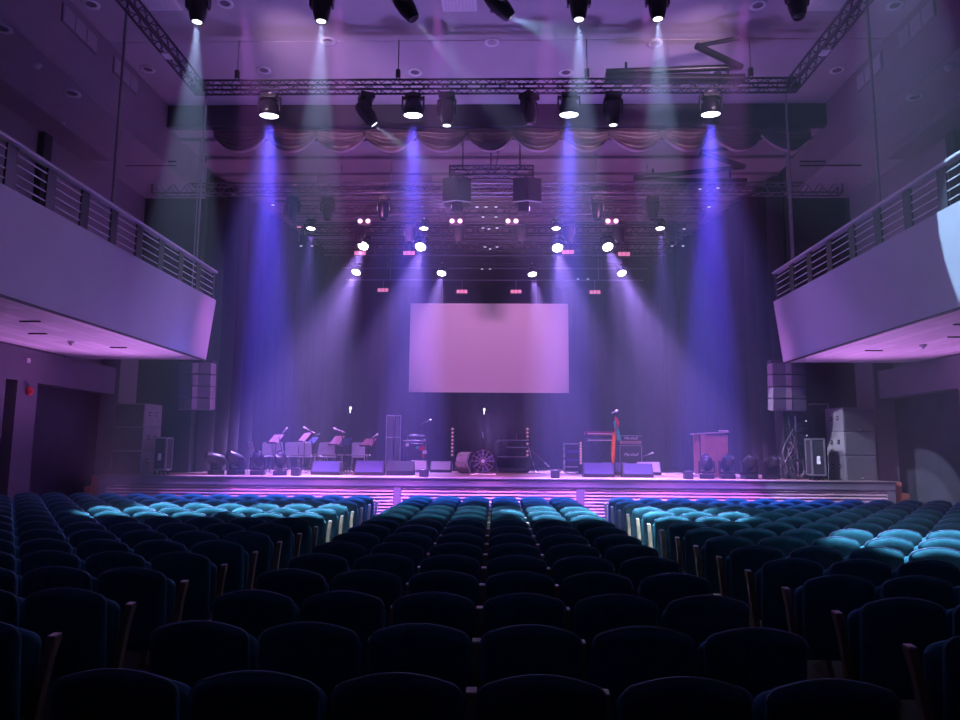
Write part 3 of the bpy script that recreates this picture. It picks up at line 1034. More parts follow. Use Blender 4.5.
# centre loudspeaker cluster on its own short truss
q0, q1 = at(450, 172.5, 18.7), at(533, 172.5, 18.7)
zt = q0.z
t = thing('short_truss', 'short black truss hung on rods at the centre, carrying two speakers', 'truss', ((q0.x + q1.x) / 2, 18.7, zt))
hw = (q1.x - q0.x) / 2
span(t, (-hw, 0, 0), (hw, 0, 0), 0.27, M_truss, pitch=0.45)
for px in (463, 491, 520):
    x = at(px, 150, 18.7).x - (q0.x + q1.x) / 2
    MB().cyl((x, 0, 0.1), (x, 0, 10.4 - zt), 0.016, seg=6).build('hanging_rod', M_fix, t)
MB().tube([(0.1, 0, 0.14), (0.16, 0, 0.35), (0.18, 0, 0.6), (0.1, 0, 0.9)], 0.012).build('hanging_cable', M_cable, t)
for s, sn, pc in ((-1, 'left', 457), (1, 'right', 527)):
    q = at(pc, 192, 18.7)
    t = thing('hung_loudspeaker', 'dark hung loudspeaker with angled faces under the short truss, %s one' % sn, 'loudspeaker', (q.x, 18.7, q.z))
    hh = 0.33
    MB().prism([(-0.38, -0.12), (0.0, -0.25), (0.38, -0.12), (0.30, 0.3), (-0.30, 0.3)], lambda x, y: (x, y, -hh), lambda x, y: (x, y, hh)).build('cabinet', M_cabk, t)
    for xs in (-1, 1):
        MB().box((xs * 0.19, -0.195, 0), (0.34, 0.02, 0.58), rot=Matrix.Rotation(xs * rad(19), 3, 'Z')).build('grille', M_grillek, t)
        MB().box((xs * 0.19, -0.20, -hh), (0.40, 0.03, 0.025), rot=Matrix.Rotation(xs * rad(19), 3, 'Z')).build('lower_trim', M_white, t)
    MB().box((s * -0.05 - 0.05, 0.0, -hh - 0.13), (0.3, 0.3, 0.24), bevel=0.02).build('lower_cabinet', M_cabk, t)
    MB().box((0, 0, hh + 0.02), (0.3, 0.1, 0.05)).build('mount_bracket', M_fix, t)

# side line arrays
for s, sn, pc in ((-1, 'left', 195.5), (1, 'right', 788.5)):
    q = at(pc, 362, 18.3)
    t = thing('line_array_speaker', 'hung column of four wide loudspeaker boxes below the %s balcony end' % sn, 'loudspeaker', (q.x, 18.3, q.z))
    for j in range(4):
        z = -0.16 - 0.305 * j
        ang = Matrix.Rotation(rad(2 + 2 * j), 3, 'X')
        yo = 0.02 * j
        c = MB().box((0, 0.17 + yo, z), (0.84, 0.34, 0.292), rot=ang, bevel=0.012).build('cabinet', M_cab, t)
        for xs in (-1, 1):
            MB().box((xs * 0.245, -0.012 + yo, z), (0.335, 0.02, 0.268), rot=ang).build('grille', M_grilleg, c)
        MB().box((-s * 0.02, -0.018 + yo, z), (0.14, 0.02, 0.27), rot=ang).build('horn_strip', M_cab, c)
    MB().box((0, 0.17, 0.03), (0.86, 0.3, 0.06)).build('hanging_frame', M_plate, t)
    MB().cyl((s * 0.38, 0.4, 0.05), (s * 0.38, 0.4, ZL + 1.0 - q.z), 0.02, seg=6).build('hanging_cable', M_rod, t)

# ------------------------------------------------------------------ loudspeaker stacks on the stage
for s, sn in SIDES:
    for j, jn in enumerate(('bottom', 'middle', 'top')):
        t = thing('subwoofer', '%s box of the three-high bass speaker stack at the %s stage end' % (jn, sn), 'loudspeaker', (9.12 if s > 0 else -9.22, 18.62, ZST + 0.602 * j), -s * rad(-9), group=None)
        MB().box((0, 0, 0.3), (0.86, 0.72, 0.598), bevel=0.012).build('cabinet', M_cab, t)
        MB().box((0, -0.365, 0.3), (0.80, 0.02, 0.55), bevel=0.006).build('grille', M_grillek if s < 0 else M_gsub, t)
        for y in (-0.14, 0.14):
            h = MB().box((-s * 0.432, y, 0.34), (0.012, 0.10, 0.11), bevel=0.005).build('handle_cup', M_black, t)
            MB().cyl((-s * 0.44, y - 0.04, 0.34), (-s * 0.44, y + 0.04, 0.34), 0.012, seg=6).build('handle', M_alu, h)
        if s > 0 and j != 1:
            MB().box((0.0, -0.38, 0.06), (0.07, 0.01, 0.04)).build('badge', M_alu, t)


def flight_case(loc, w, d, h, rz, label, lit=M_case):
    t = thing('flight_case', label, 'case', loc, rz)
    MB().box((0, 0, h / 2 + 0.08), (w, d, h - 0.1), bevel=0.008).build('panel_body', lit, t)
    b = MB()
    e = 0.025
    for x in (-1, 1):
        for y in (-1, 1):
            b.box((x * w / 2, y * d / 2, h / 2 + 0.08), (e * 1.6, e * 1.6, h - 0.08))
    for z in (0.13, h + 0.03):
        for y in (-1, 1):
            b.box((0, y * d / 2, z), (w, e * 1.6, e * 1.6))
        for x in (-1, 1):
            b.box((x * w / 2, 0, z), (e * 1.6, d, e * 1.6))
    b.build('edge_trim', M_alu, t)
    for x in (-1, 1):
        for y in (-1, 1):
            MB().cyl((x * w * 0.36 - 0.015, y * d * 0.36, 0.05), (x * w * 0.36 + 0.015, y * d * 0.36, 0.05), 0.05, seg=12).build('caster', M_fix, t)
    MB().box((0, -d / 2 - 0.01, h * 0.5), (w * 0.28, 0.01, h * 0.2)).build('paper_label', M_paper, t)
    return t


flight_case((at(162, 470, 18.4).x, 18.4, ZST), 0.30, 0.34, 0.90, rad(0), 'narrow upright flight case with bright edges beside the left speaker stack')
flight_case((at(816, 470, 18.35).x, 18.35, ZST), 0.30, 0.5, 0.98, rad(-8), 'narrow upright flight case with bright edges beside the right speaker stack')

# amplifier racks at the right
q = at(797, 470, 19.3)
t = thing('amplifier_rack', 'tall dark open amplifier rack with cables behind the right flight case', 'rack', (q.x, 19.3, ZST))
MB().box((0, 0.1, 0.95), (0.74, 0.6, 1.86), bevel=0.01).build('rack_body', M_case, t)
b = MB()
for x in (-0.37, 0.37):
    b.box((x, -0.21, 0.95), (0.035, 0.035, 1.88))
for z in (0.03, 0.9, 1.89):
    b.box((0, -0.21, z), (0.74, 0.035, 0.035))
b.build('rack_frame', M_rack, t)
for k in range(9):
    a = MB().box((0, -0.215, 0.14 + k * 0.19), (0.64, 0.03, 0.15), bevel=0.006).build('amplifier_panel', M_rack, t)
    MB().box((0.2, -0.235, 0.17 + k * 0.19), (0.03, 0.012, 0.03)).build('indicator_lamp', M_tick if k in (5, 7) else M_fixgrey, a)
q = at(820, 470, 19.45)
t = thing('amplifier_rack', 'second dark amplifier rack behind the right speaker stack', 'rack', (q.x + 0.05, 19.65, ZST + 0.01))
MB().box((0, 0.1, 0.98), (0.5, 0.6, 1.95), bevel=0.01).build('rack_body', M_case, t)
for k in range(8):
    MB().box((0, -0.215, 0.16 + k * 0.23), (0.42, 0.03, 0.18), bevel=0.006).build('amplifier_panel', M_rack, t)
b = MB()
for x in (-0.25, 0.25):
    b.box((x, -0.21, 0.98), (0.03, 0.03, 1.97))
b.box((0, -0.21, 1.96), (0.5, 0.03, 0.03))
b.build('rack_frame', M_alu, t)
# bundle of hanging cables by the racks
q = at(786, 470, 18.95)
t = thing('cable_bundle', 'tangled black cable bundle hanging beside the amplifier rack', 'cables', (q.x + 0.14, 18.72, ZST))
for k in range(14):
    a = random.uniform(-0.24, 0.16)
    pts = []
    zt2 = random.uniform(0.6, 1.6)
    for j in range(8):
        u = j / 7
        pts.append((a * (0.4 + u) + 0.07 * sin(u * 9 + k), random.uniform(-0.08, 0.08), 0.03 + zt2 * (1 - u)))
    MB().tube(pts, 0.014, 5).build('cable', M_cable if k % 3 else M_fixgrey, t)
for k in range(3):
    MB().tube([(0.18 * cos(2 * pi * j / 14), -0.15, 0.24 + 0.03 * k + 0.22 * sin(2 * pi * j / 14)) for j in range(14)], 0.016, 5, closed=True).build('coil', M_cable, t)
MB().cyl((0.1, 0.08, 0), (0.1, 0.08, 1.62), 0.025, seg=8).build('post', M_rod, t)

# ------------------------------------------------------------------ moving heads on the stage floor
FH = [(216, (-0.55, -0.6, 0.25)), (236, (-0.35, -0.6, 0.35)), (258, (0.1, -0.8, 0.45)), (280, (0.2, -0.8, 0.5)), (707, (-0.3, -0.75, 0.5)), (727, (-0.05, -0.8, 0.5)), (749, (0.1, -0.8, 0.5)), (771, (0.15, -0.8, 0.45))]
for k, (px, d) in enumerate(FH):
    q = at(px, 470, 18.75)
    moving_head((q.x, 18.75, ZST), d, 'dark moving head light standing on the stage floor, %s side, %s from left' % ('left' if k < 4 else 'right', ORD[k % 4]), hang=False, k=1.02)

# floor wedges
WG = [(327, 19.3, 0.76, 0.36, 0, M_wedge, 'blue-lit floor monitor, left of the pair before the music stands'), (370, 19.3, 0.76, 0.38, 0, M_wedge, 'blue-lit floor monitor, right of the pair before the music stands'),
      (401, 19.5, 0.72, 0.38, pi, M_cabk, 'black floor monitor turned away below the acrylic screen'), (441, 22.6, 0.66, 0.34, 0, M_chair, 'pale purple floor monitor left of the drum'),
      (598, 19.3, 0.80, 0.37, 0, M_wedge, 'blue-lit floor monitor left of the striped cloth'), (637, 19.3, 0.78, 0.36, 0, M_wedge, 'blue-lit floor monitor right of the striped cloth'),
      (614, 21.6, 0.75, 0.36, 0, M_wedge, 'purple floor monitor behind the striped cloth'), (648, 21.6, 0.70, 0.38, 0, M_chair, 'purple floor monitor at the right of the amplifier stack'),
      (419, 22.4, 0.5, 0.36, 0.1, M_white, 'small pale monitor box behind the acrylic screen')]
for px, Y, w, h, rz, m, lab in WG:
    q = at(px, 470, Y)
    t = thing('floor_monitor', lab, 'loudspeaker', (q.x, Y, ZST), rz)
    MB().prism([(-0.20, 0.0), (-0.20, 0.07), (-0.03, h), (0.10, h), (0.26, 0.12), (0.26, 0.0)], lambda y, z: (-w / 2, y, z), lambda y, z: (w / 2, y, z)).build('cabinet', M_cabk if m is not M_white else M_cab, t)
    n = Vector((0, -(h - 0.07), 0.17)).normalized()
    b = MB()
    rot = Vector((0, n.y, n.z)).to_track_quat('Z', 'X').to_matrix()
    c = Vector((0, -0.115, (h + 0.07) / 2)) + n * 0.008
    L = sqrt(0.17 ** 2 + (h - 0.07) ** 2)
    b.prism([(-w / 2 + 0.03, 0.03), (w / 2 - 0.03, 0.03), (w / 2 - 0.03, 0.97), (-w / 2 + 0.03, 0.97)],
            lambda x, u: Vector((x, -0.20 + 0.17 * u, 0.07 + (h - 0.07) * u)) + n * 0.002, lambda x, u: Vector((x, -0.20 + 0.17 * u, 0.07 + (h - 0.07) * u)) + n * 0.018)
    b.build('grille', m, t)
    for x in (-1, 1):
        MB().box((x * (w / 2 + 0.004), 0.06, h * 0.55), (0.012, 0.12, 0.06), bevel=0.004).build('handle_cup', M_black, t)

# small black boxes along the stage edge
for k, (px, Y) in enumerate(((296, 18.4), (424, 18.4), (555, 18.4), (688, 18.4))):
    q = at(px, 470, Y)
    t = thing('floor_socket_box', 'small dark square box on the stage edge, %s of four' % ('leftmost', 'second from left', 'third from left', 'rightmost')[k], 'box', (q.x, Y, ZST))
    MB().box((0, 0, 0.10), (0.22, 0.2, 0.2), bevel=0.015).build('box_body', M_rack, t)
    MB().box((0, -0.104, 0.10), (0.17, 0.01, 0.15)).build('front_panel', M_rack, t)


# ------------------------------------------------------------------ band things
def chair(px, Y, rz, label):
    q = at(px, 470, Y)
    t = thing('stage_chair', label, 'chair', (q.x, Y, ZST + 0.004), rz, None)
    def f(u, v):
        x = (u - 0.5) * 0.40
        return (x, 0.20 - 0.06 * (2 * u - 1) ** 2 + 0.09 * v, 0.50 + 0.40 * v - 0.03 * (2 * u - 1) ** 4 * v)
    b = MB().grid(f, 8, 6)
    bmesh.ops.solidify(b.bm, geom=b.bm.faces[:], thickness=0.02)
    b.build('backrest', M_chair, t, smooth=True)
    MB().box((0, 0, 0.45), (0.40, 0.40, 0.035), bevel=0.012).build('seat', M_chair, t)
    for x in (-1, 1):
        for y in (-1, 1):
            MB().cyl((x * 0.18, y * 0.16, 0.44), (x * 0.22, y * 0.22, 0.0), 0.012, seg=6).build('leg', M_chrome, t)
    return t


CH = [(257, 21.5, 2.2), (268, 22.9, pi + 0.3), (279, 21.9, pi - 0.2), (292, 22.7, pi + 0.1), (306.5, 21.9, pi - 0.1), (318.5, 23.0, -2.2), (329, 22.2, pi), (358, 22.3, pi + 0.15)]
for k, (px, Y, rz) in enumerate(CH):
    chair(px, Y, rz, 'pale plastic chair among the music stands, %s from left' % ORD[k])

q0, q1 = at(286, 456, 24.2), at(370, 456, 24.2)
t = thing('bench', 'long low pale bench behind the chairs and music stands', 'bench', ((q0.x + q1.x) / 2, 24.2, ZST + 0.008))
L = q1.x - q0.x
MB().box((0, 0, 0.50), (L, 0.3, 0.05), bevel=0.01).build('bench_top', M_bench, t)
for x in (-0.47, -0.16, 0.16, 0.47):
    for y in (-0.1, 0.1):
        MB().cyl((x * L, y, 0.48), (x * L + 0.04, y * 1.5, 0), 0.015, seg=6).build('leg', M_chrome, t)


def music_stand(px, py, Y, w, h, tilt, label, m):
    q = at(px, py, Y)
    t = thing('music_stand', label, 'music stand', (q.x, Y, ZST + 0.012))
    z = q.z - ZST
    R = Matrix.Rotation(rad(-20 - tilt), 3, 'Z') @ Matrix.Rotation(rad(-42), 3, 'X')
    d = MB().box((0, -0.02, z), (w, 0.015, h), rot=R, bevel=0.004).build('desk', m, t)
    MB().box(Vector((0, -0.02, z)) + R @ Vector((0, -0.03, -h / 2)), (w, 0.06, 0.012), rot=R).build('ledge', M_fix, d)
    MB().cyl((0, 0.02, 0.2), (0, 0.02, z), 0.012, seg=8).build('pole', M_fix, t)
    for k in range(3):
        a = 2 * pi * k / 3 + 0.4
        MB().cyl((0, 0.02, 0.28), (0.26 * cos(a), 0.02 + 0.26 * sin(a), 0.0), 0.011, seg=6).build('leg', M_fix, t)
    return t


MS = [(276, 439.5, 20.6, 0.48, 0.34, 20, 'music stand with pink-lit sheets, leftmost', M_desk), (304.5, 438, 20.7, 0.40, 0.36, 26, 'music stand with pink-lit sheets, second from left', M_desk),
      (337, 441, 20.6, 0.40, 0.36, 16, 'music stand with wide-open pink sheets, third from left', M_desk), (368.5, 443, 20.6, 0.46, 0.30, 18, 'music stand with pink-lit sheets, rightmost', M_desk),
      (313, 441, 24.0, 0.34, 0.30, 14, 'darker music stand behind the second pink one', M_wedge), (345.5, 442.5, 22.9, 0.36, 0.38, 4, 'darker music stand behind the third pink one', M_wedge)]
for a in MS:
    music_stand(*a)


def mic_stand(bx, Y, knee, tip, label, r=0.012, mic=M_fixgrey, micr=0.028, white=False):
    """bx: base pixel; knee, tip: pixels"""
    qb, qk, qt = at(bx, 470, Y), at(*knee, Y), at(*tip, Y)
    o = Vector((qb.x, Y, ZST + 0.012))
    t = thing('microphone_stand', label, 'microphone stand', o)
    k, e = qk - o, qt - o
    MB().cyl((0, 0, 0.12), k, r, seg=8).build('pole', M_fix, t)
    for j in range(3):
        a = 2 * pi * j / 3 + 0.7
        MB().cyl((0, 0, 0.22), (0.28 * cos(a), 0.28 * sin(a), 0.0), 0.012, seg=6).build('leg', M_fix, t)
    d = (e - k)
    if d.length > 0.08:
        MB().cyl(k - d.normalized() * 0.12, e - d.normalized() * 0.1, 0.009, seg=6).build('boom', M_chrome if white else M_fixgrey, t)
    d = d.normalized() if d.length > 0.02 else Vector((0.2, -0.6, 0.5)).normalized()
    q = d.to_track_quat('Z', 'Y').to_matrix().to_4x4()
    MB().lathe([(0, -0.16), (0.014, -0.16), (0.018, -0.05), (micr, -0.03), (micr * 1.05, 0.01), (micr * 0.7, 0.035), (0, 0.045)], 12, Matrix.Translation(e) @ q).build('microphone', mic, t, smooth=True)
    return t


M_micw = mat('bright_metal_mic', (0.9, 0.88, 0.92), 0.3, 0.3, var=0.03)
mic_stand(285.5, 20.3, (279, 437), (286.5, 428.5), 'boom microphone stand over the leftmost music stand', mic=M_micw, white=True)
mic_stand(314, 20.2, (311, 431), (304.5, 427.5), 'boom microphone stand over the second music stand', mic=M_micw, white=True)
mic_stand(313, 24.9, (311, 437), (319, 434), 'low boom microphone stand behind the second music stand', mic=M_micw, white=True)
mic_stand(347, 20.3, (341, 431), (334.5, 428.5), 'boom microphone stand over the third music stand', mic=M_micw, white=True)
mic_stand(378, 20.4, (373, 437), (377, 434.5), 'boom microphone stand beside the rightmost music stand', mic=M_micw)
mic_stand(349.5, 21.8, (350, 413), (350.5, 408), 'tall straight microphone stand with glowing white tip, left of centre', mic=mat('lit_white_tip', (0.9, 0.9, 0.9), 0.3, emit=(1, 0.98, 1), estr=1.6), micr=0.038)
mic_stand(452, 24.2, (423, 423.5), (430, 420), 'boom stand reaching left with a white arm, left of the light column', mic=M_micw, white=True)
mic_stand(484, 23.2, (484, 414), (484.3, 409.5), 'tall thin stand with small white lamp behind the fan', mic=MATS['lit_white_tip'], micr=0.034)
mic_stand(482.5, 22.6, (483, 436), (482.5, 433), 'short stand with pale microphone behind the fan', mic=M_micw)
mic_stand(615, 19.9, (614.5, 412), (617, 411), 'microphone stand draped with the striped cloth', mic=M_micw, micr=0.035)
mic_stand(652, 22.3, (647, 455), (652.5, 453), 'low boom microphone stand by the amplifier stack', mic=M_micw, white=True)
mic_stand(533, 22.3, (531, 450), (548.5, 466), 'boom microphone stand slanting down beside the keyboard stand', mic=M_micw, white=True)

# striped cloth tied to the microphone stand
q = at(615, 470, 19.86)
t = thing('striped_cloth', 'orange, red and green cloth tied to the tall microphone stand', 'cloth', (0, 19.78, 0))


def strip(pl, pr, m, nm):
    A = [at(*p, 19.78) for p in pl]
    B = [at(*p, 19.78) for p in pr]
    n = len(A)

    def f(u, v):
        i = min(int(v * (n - 1)), n - 2)
        w = v * (n - 1) - i
        a = A[i].lerp(A[i + 1], w)
        c = B[i].lerp(B[i + 1], w)
        p = a.lerp(c, u)
        return (p.x, 0.03 * sin(u * 9 + v * 4) - 0.02, p.z)
    b = MB().grid(f, 6, 14)
    bmesh.ops.solidify(b.bm, geom=b.bm.faces[:], thickness=0.012)
    b.build(nm, m, t, smooth=True)


strip([(612.5, 433), (611, 445), (611, 455), (611.5, 464)], [(616, 431), (615.5, 445), (615, 455), (614, 465)], M_orange, 'orange_fold')
strip([(613.3, 421), (614, 427), (615.5, 434), (617, 441)], [(616.5, 420), (618, 427), (620, 434), (621.5, 441)], M_green, 'green_fold')
strip([(614.5, 416.5), (615, 424), (614, 432), (615.5, 440)], [(617.5, 417.5), (619.5, 424), (616, 432), (617.3, 439)], M_red, 'red_fold')
strip([(616.5, 440), (616.5, 448), (617, 456), (617.5, 461)], [(618.2, 440), (618, 448), (618.2, 456), (619, 461)], M_wedge, 'grey_fold')

# acrylic screen
q = at(393, 470, 20.0)
t = thing('acrylic_screen', 'tall two-leaf clear acrylic screen in a bright thin frame', 'screen', (q.x, 20.0, ZST))
for (x0, x1, y0, y1, nm) in ((-0.2, 0.0, -0.06, 0.05, 'leaf_panel'), (0.0, 0.19, 0.05, -0.04, 'leaf_panel')):
    a = Vector((x0, y0, 0))
    c = Vector((x1, y1, 0))
    H_ = 1.62
    p = MB().prism([(0, 0.28), (1, 0.28), (1, H_), (0, H_)], lambda u, z: a.lerp(c, u) + Vector((0, -0.003, z)), lambda u, z: a.lerp(c, u) + Vector((0, 0.003, z))).build(nm, M_acryl, t)
    b = MB()
    for e in (a, c):
        b.box(e + Vector((0, 0, H_ / 2)), (0.022, 0.022, H_))
    for z in (0.28, 1.02, H_):
        b.cyl(a + Vector((0, 0, z)), c + Vector((0, 0, z)), 0.010, seg=6)
    b.build('frame', M_alu, p)
MB().box((-0.2, 0, 0.02), (0.12, 0.3, 0.04), bevel=0.01).build('foot', M_white, t)

# percussion frame
q = at(416, 470, 23.0)
t = thing('percussion_rack', 'tubular percussion rack hung with small red and green pieces', 'rack', (q.x, 23.0, ZST))
for x in (-0.30, 0.30):
    MB().cyl((x, 0, 0), (x, 0, 1.14), 0.02, seg=8).build('upright', M_chrome, t)
    MB().cyl((x, -0.25, 0.02), (x, 0.25, 0.02), 0.02, seg=8).build('foot', M_chrome, t)
MB().box((0.0, 0, 1.14), (0.5, 0.06, 0.05), bevel=0.01).build('top_bar', M_alu, t)
MB().cyl((-0.42, 0, 0.98), (0.32, 0, 0.98), 0.016, seg=8).build('cross_bar', M_chrome, t)
MB().box((-0.05, 0.12, 0.52), (0.5, 0.3, 0.75), bevel=0.02).build('black_case', M_case, t)
for (x, z, r, m, nm) in ((0.18, 0.74, 0.10, M_redenamel, 'red_drum'), (0.28, 0.62, 0.08, M_paper, 'pale_drum'), (0.06, 0.76, 0.06, M_green, 'green_shaker'), (0.22, 0.5, 0.06, M_redenamel, 'red_bell'), (-0.28, 0.84, 0.06, M_paper, 'white_bell')):
    MB().cyl((x, -0.18, z - r * 0.7), (x, -0.18, z + r * 0.7), r, r * 0.8, seg=14).build(nm, m, t)

# LED columns
for k, (px, n, Y) in enumerate(((452, 'left of the drum', 24.5), (527.5, 'at the keyboard stand', 24.5), (581, 'short, before the road case', 22.45))):
    q = at(px, 470, Y)
    lo, hi = (429, 455) if k < 2 else (443, 463)
    z0, z1 = at(px, hi, Y).z - ZST, at(px, lo, Y).z - ZST
    t = thing('led_column', 'slim vertical LED column with a row of pink dots, %s' % n, 'light', (q.x, Y, ZST))
    MB().box((0, 0.04, (z1 + 0.06) / 2), (0.14, 0.06, z1 + 0.06), bevel=0.01).build('column_body', M_fix, t)
    MB().cyl((0, 0.04, 0), (0, 0.04, 0.03), 0.16, seg=18).build('base', M_fix, t)
    for j in range(8):
        MB().lathe([(0, 0.02), (0.03, 0.015), (0.042, 0), (0, 0)], 10, Matrix.Translation((0, 0.008, z0 + (z1 - z0) * j / 7)) @ Matrix.Rotation(pi / 2, 4, 'X')).build('lamp', M_led, t, smooth=True)

# bass drum and fan
q = at(466.5, 462, 21.8)
t = thing('bass_drum', 'pale bass drum lying on its side beside the round fan', 'drum', (q.x, 22.0, ZST + 0.012), rad(62))
MB().lathe([(0.30, -0.20), (0.30, 0.20)], 30, Matrix.Translation((0, 0, 0.31)) @ Matrix.Rotation(pi / 2, 4, 'X')).build('shell', M_drum, t, smooth=True)
for y in (-0.20, 0.20):
    MB().lathe([(0.29, -0.02), (0.315, -0.02), (0.315, 0.02), (0.29, 0.02), (0.29, -0.02)], 30, Matrix.Translation((0, y, 0.31)) @ Matrix.Rotation(pi / 2, 4, 'X')).build('hoop', M_chrome, t, smooth=True)
    MB().lathe([(0, 0), (0.29, 0)], 30, Matrix.Translation((0, y, 0.31)) @ Matrix.Rotation(pi / 2, 4, 'X')).build('drum_head', M_fix if y < 0 else M_paper, t)
for k in range(8):
    a = 2 * pi * k / 8
    MB().cyl((0.31 * cos(a), -0.17, 0.31 + 0.31 * sin(a)), (0.31 * cos(a), 0.17, 0.31 + 0.31 * sin(a)), 0.011, seg=5).build('tension_rod', M_chrome, t)
for x in (-1, 1):
    MB().cyl((x * 0.28, -0.1, 0.25), (x * 0.42, -0.22, 0), 0.012, seg=6).build('spur', M_chrome, t)

q = at(483, 461.5, 20.6)
t = thing('floor_fan', 'large round floor fan with wire guard in a tubular stand', 'fan', (q.x, 20.6, ZST))
zc, R_ = 0.38, 0.33
MB().lathe([(R_, -0.08), (R_ + 0.015, -0.08), (R_ + 0.015, 0.08), (R_, 0.08), (R_, -0.08)], 36, Matrix.Translation((0, 0, zc)) @ Matrix.Rotation(pi / 2, 4, 'X')).build('drum_shroud', M_fix, t, smooth=True)
b = MB()
for r in (0.10, 0.20, 0.31):
    b.tube([(r * cos(2 * pi * j / 28), -0.085 - 0.02 * (1 - r / R_), zc + r * sin(2 * pi * j / 28)) for j in range(28)], 0.004, 5, closed=True)
for k in range(12):
    a = 2 * pi * k / 12
    b.cyl((0.05 * cos(a), -0.105, zc + 0.05 * sin(a)), (R_ * cos(a), -0.08, zc + R_ * sin(a)), 0.008, seg=5)
b.build('wire_guard', mat('pale_wire', (0.5, 0.45, 0.5), 0.4, var=0.05), t)
MB().lathe([(0, 0), (R_ - 0.005, 0)], 30, Matrix.Translation((0, 0.075, zc)) @ Matrix.Rotation(pi / 2, 4, 'X')).build('rear_screen', M_fix, t)
for k in range(4):
    a = 2 * pi * k / 4 + 0.3

    def f(u, v, a=a):
        r = 0.05 + 0.25 * u
        th = a + (v - 0.5) * (0.6 + 0.3 * u)
        return (r * cos(th), (v - 0.5) * 0.07, zc + r * sin(th))
    b = MB().grid(f, 5, 4)
    bmesh.ops.solidify(b.bm, geom=b.bm.faces[:], thickness=0.006)
    b.build('blade', M_wedge, t, smooth=True)
MB().cyl((0, -0.115, zc), (0, 0.06, zc), 0.05, seg=14).build('hub', M_white, t)
b = MB()
for x in (-1, 1):
    b.tube([(x * 0.36, 0, zc), (x * 0.37, 0, 0.2), (x * 0.36, 0, 0.02)], 0.014, 6)
    b.cyl((x * 0.36, -0.2, 0.016), (x * 0.36, 0.2, 0.016), 0.015, seg=6)
b.cyl((-0.36, -0.19, 0.016), (0.36, -0.19, 0.016), 0.015, seg=6)
b.build('tube_stand', M_chrome, t)

# keyboard stand at the centre right
q = at(515, 470, 23.0)
t = thing('keyboard_stand', 'dark tiered keyboard stand right of the fan', 'keyboard stand', (q.x, 23.0, ZST))
for x in (-0.45, 0.30):
    MB().cyl((x, 0.1, 0), (x, 0.1, 1.15), 0.02, seg=8).build('upright', M_fix, t)
for z, x0, x1 in ((0.48, -0.6, 0.42), (0.78, -0.35, 0.42), (1.0, -0.62, 0.48)):
    k = MB().box(((x0 + x1) / 2, 0, z), (x1 - x0, 0.32, 0.07), bevel=0.012).build('keyboard', M_rack, t)
    MB().box(((x0 + x1) / 2, -0.165, z + 0.012), (x1 - x0 - 0.1, 0.012, 0.02)).build('key_edge', M_alu, k)
MB().box((0.05, 0, 1.22), (0.3, 0.2, 0.02)).build('sheet_holder', M_rack, t)
MB().cyl((0.05, 0.06, 1.0), (0.05, 0.06, 1.22), 0.012, seg=6).build('sheet_post', M_alu, t)
MB().tube([(0.42, -0.1, 0.8), (0.52, -0.12, 0.45), (0.62, -0.1, 0.1), (0.55, -0.1, 0.02)], 0.018, 6).build('cable', M_alu, t)
MB().box((-0.05, 0.0, 0.06), (0.9, 0.35, 0.12), bevel=0.02).build('pedal_board', M_rack, t)

# road case with gear
q = at(573, 470, 22.7)
t = thing('road_case', 'open road case with bright edges full of gear, left of the amplifiers', 'case', (q.x, 22.7, ZST))
MB().box((0, 0.16, 0.48), (0.56, 0.36, 0.86), bevel=0.01).build('case_body', M_case, t)
b = MB()
for x in (-0.27, 0.27):
    b.box((x, -0.03, 0.48), (0.045, 0.04, 0.90))
for z in (0.05, 0.2, 0.91):
    b.box((0, -0.03, z), (0.56, 0.04, 0.04))
b.build('edge_trim', M_alu, t)
for k in range(5):
    MB().box((0.02 * (-1) ** k, -0.035, 0.28 + 0.13 * k), (0.36, 0.03, 0.09), bevel=0.008).build('gear_panel', M_wedge if k % 2 else M_rack, t)
for k in range(4):
    for x in (-0.27, 0.27):
        MB().box((x, -0.055, 0.25 + 0.2 * k), (0.05, 0.02, 0.06)).build('latch', M_chrome, t)
for x in (-0.2, 0.2):
    MB().cyl((x - 0.02, 0.0, 0.03), (x + 0.02, 0.0, 0.03), 0.03, seg=10).build('caster', M_fix, t)

# keyboards on a stand
q0, q1 = at(585, 436, 21.9), at(612, 436, 21.9)
t = thing('electric_piano', 'red-bodied keyboard above a dark one on a folding stand', 'keyboard', ((q0.x + q1.x) / 2 + 0.05, 21.9, ZST + 0.012))
L = (q1.x - q0.x) * 1.15
zk = at(598, 434, 21.9).z - ZST
k1 = MB().box((0, 0, zk), (L, 0.34, 0.11), bevel=0.02).build('upper_keyboard', M_redkey, t)
MB().box((0, -0.175, zk - 0.01), (L * 0.86, 0.015, 0.025)).build('key_row', M_keys, k1)
k2 = MB().box((0, 0.02, zk - 0.20), (L, 0.34, 0.10), bevel=0.02).build('lower_keyboard', M_rack, t)
MB().box((0, -0.155, zk - 0.2), (L * 0.86, 0.015, 0.025)).build('key_row', M_keys, k2)
for x in (-1, 1):
    MB().cyl((x * L * 0.4, -0.1, 0), (x * -L * 0.3, 0.06, zk - 0.25), 0.016, seg=6).build('crossed_leg', M_fix, t)
    MB().cyl((x * L * 0.42, 0.06, zk - 0.26), (x * L * 0.42, 0.06, zk - 0.04), 0.014, seg=6).build('tier_post', M_fix, t)


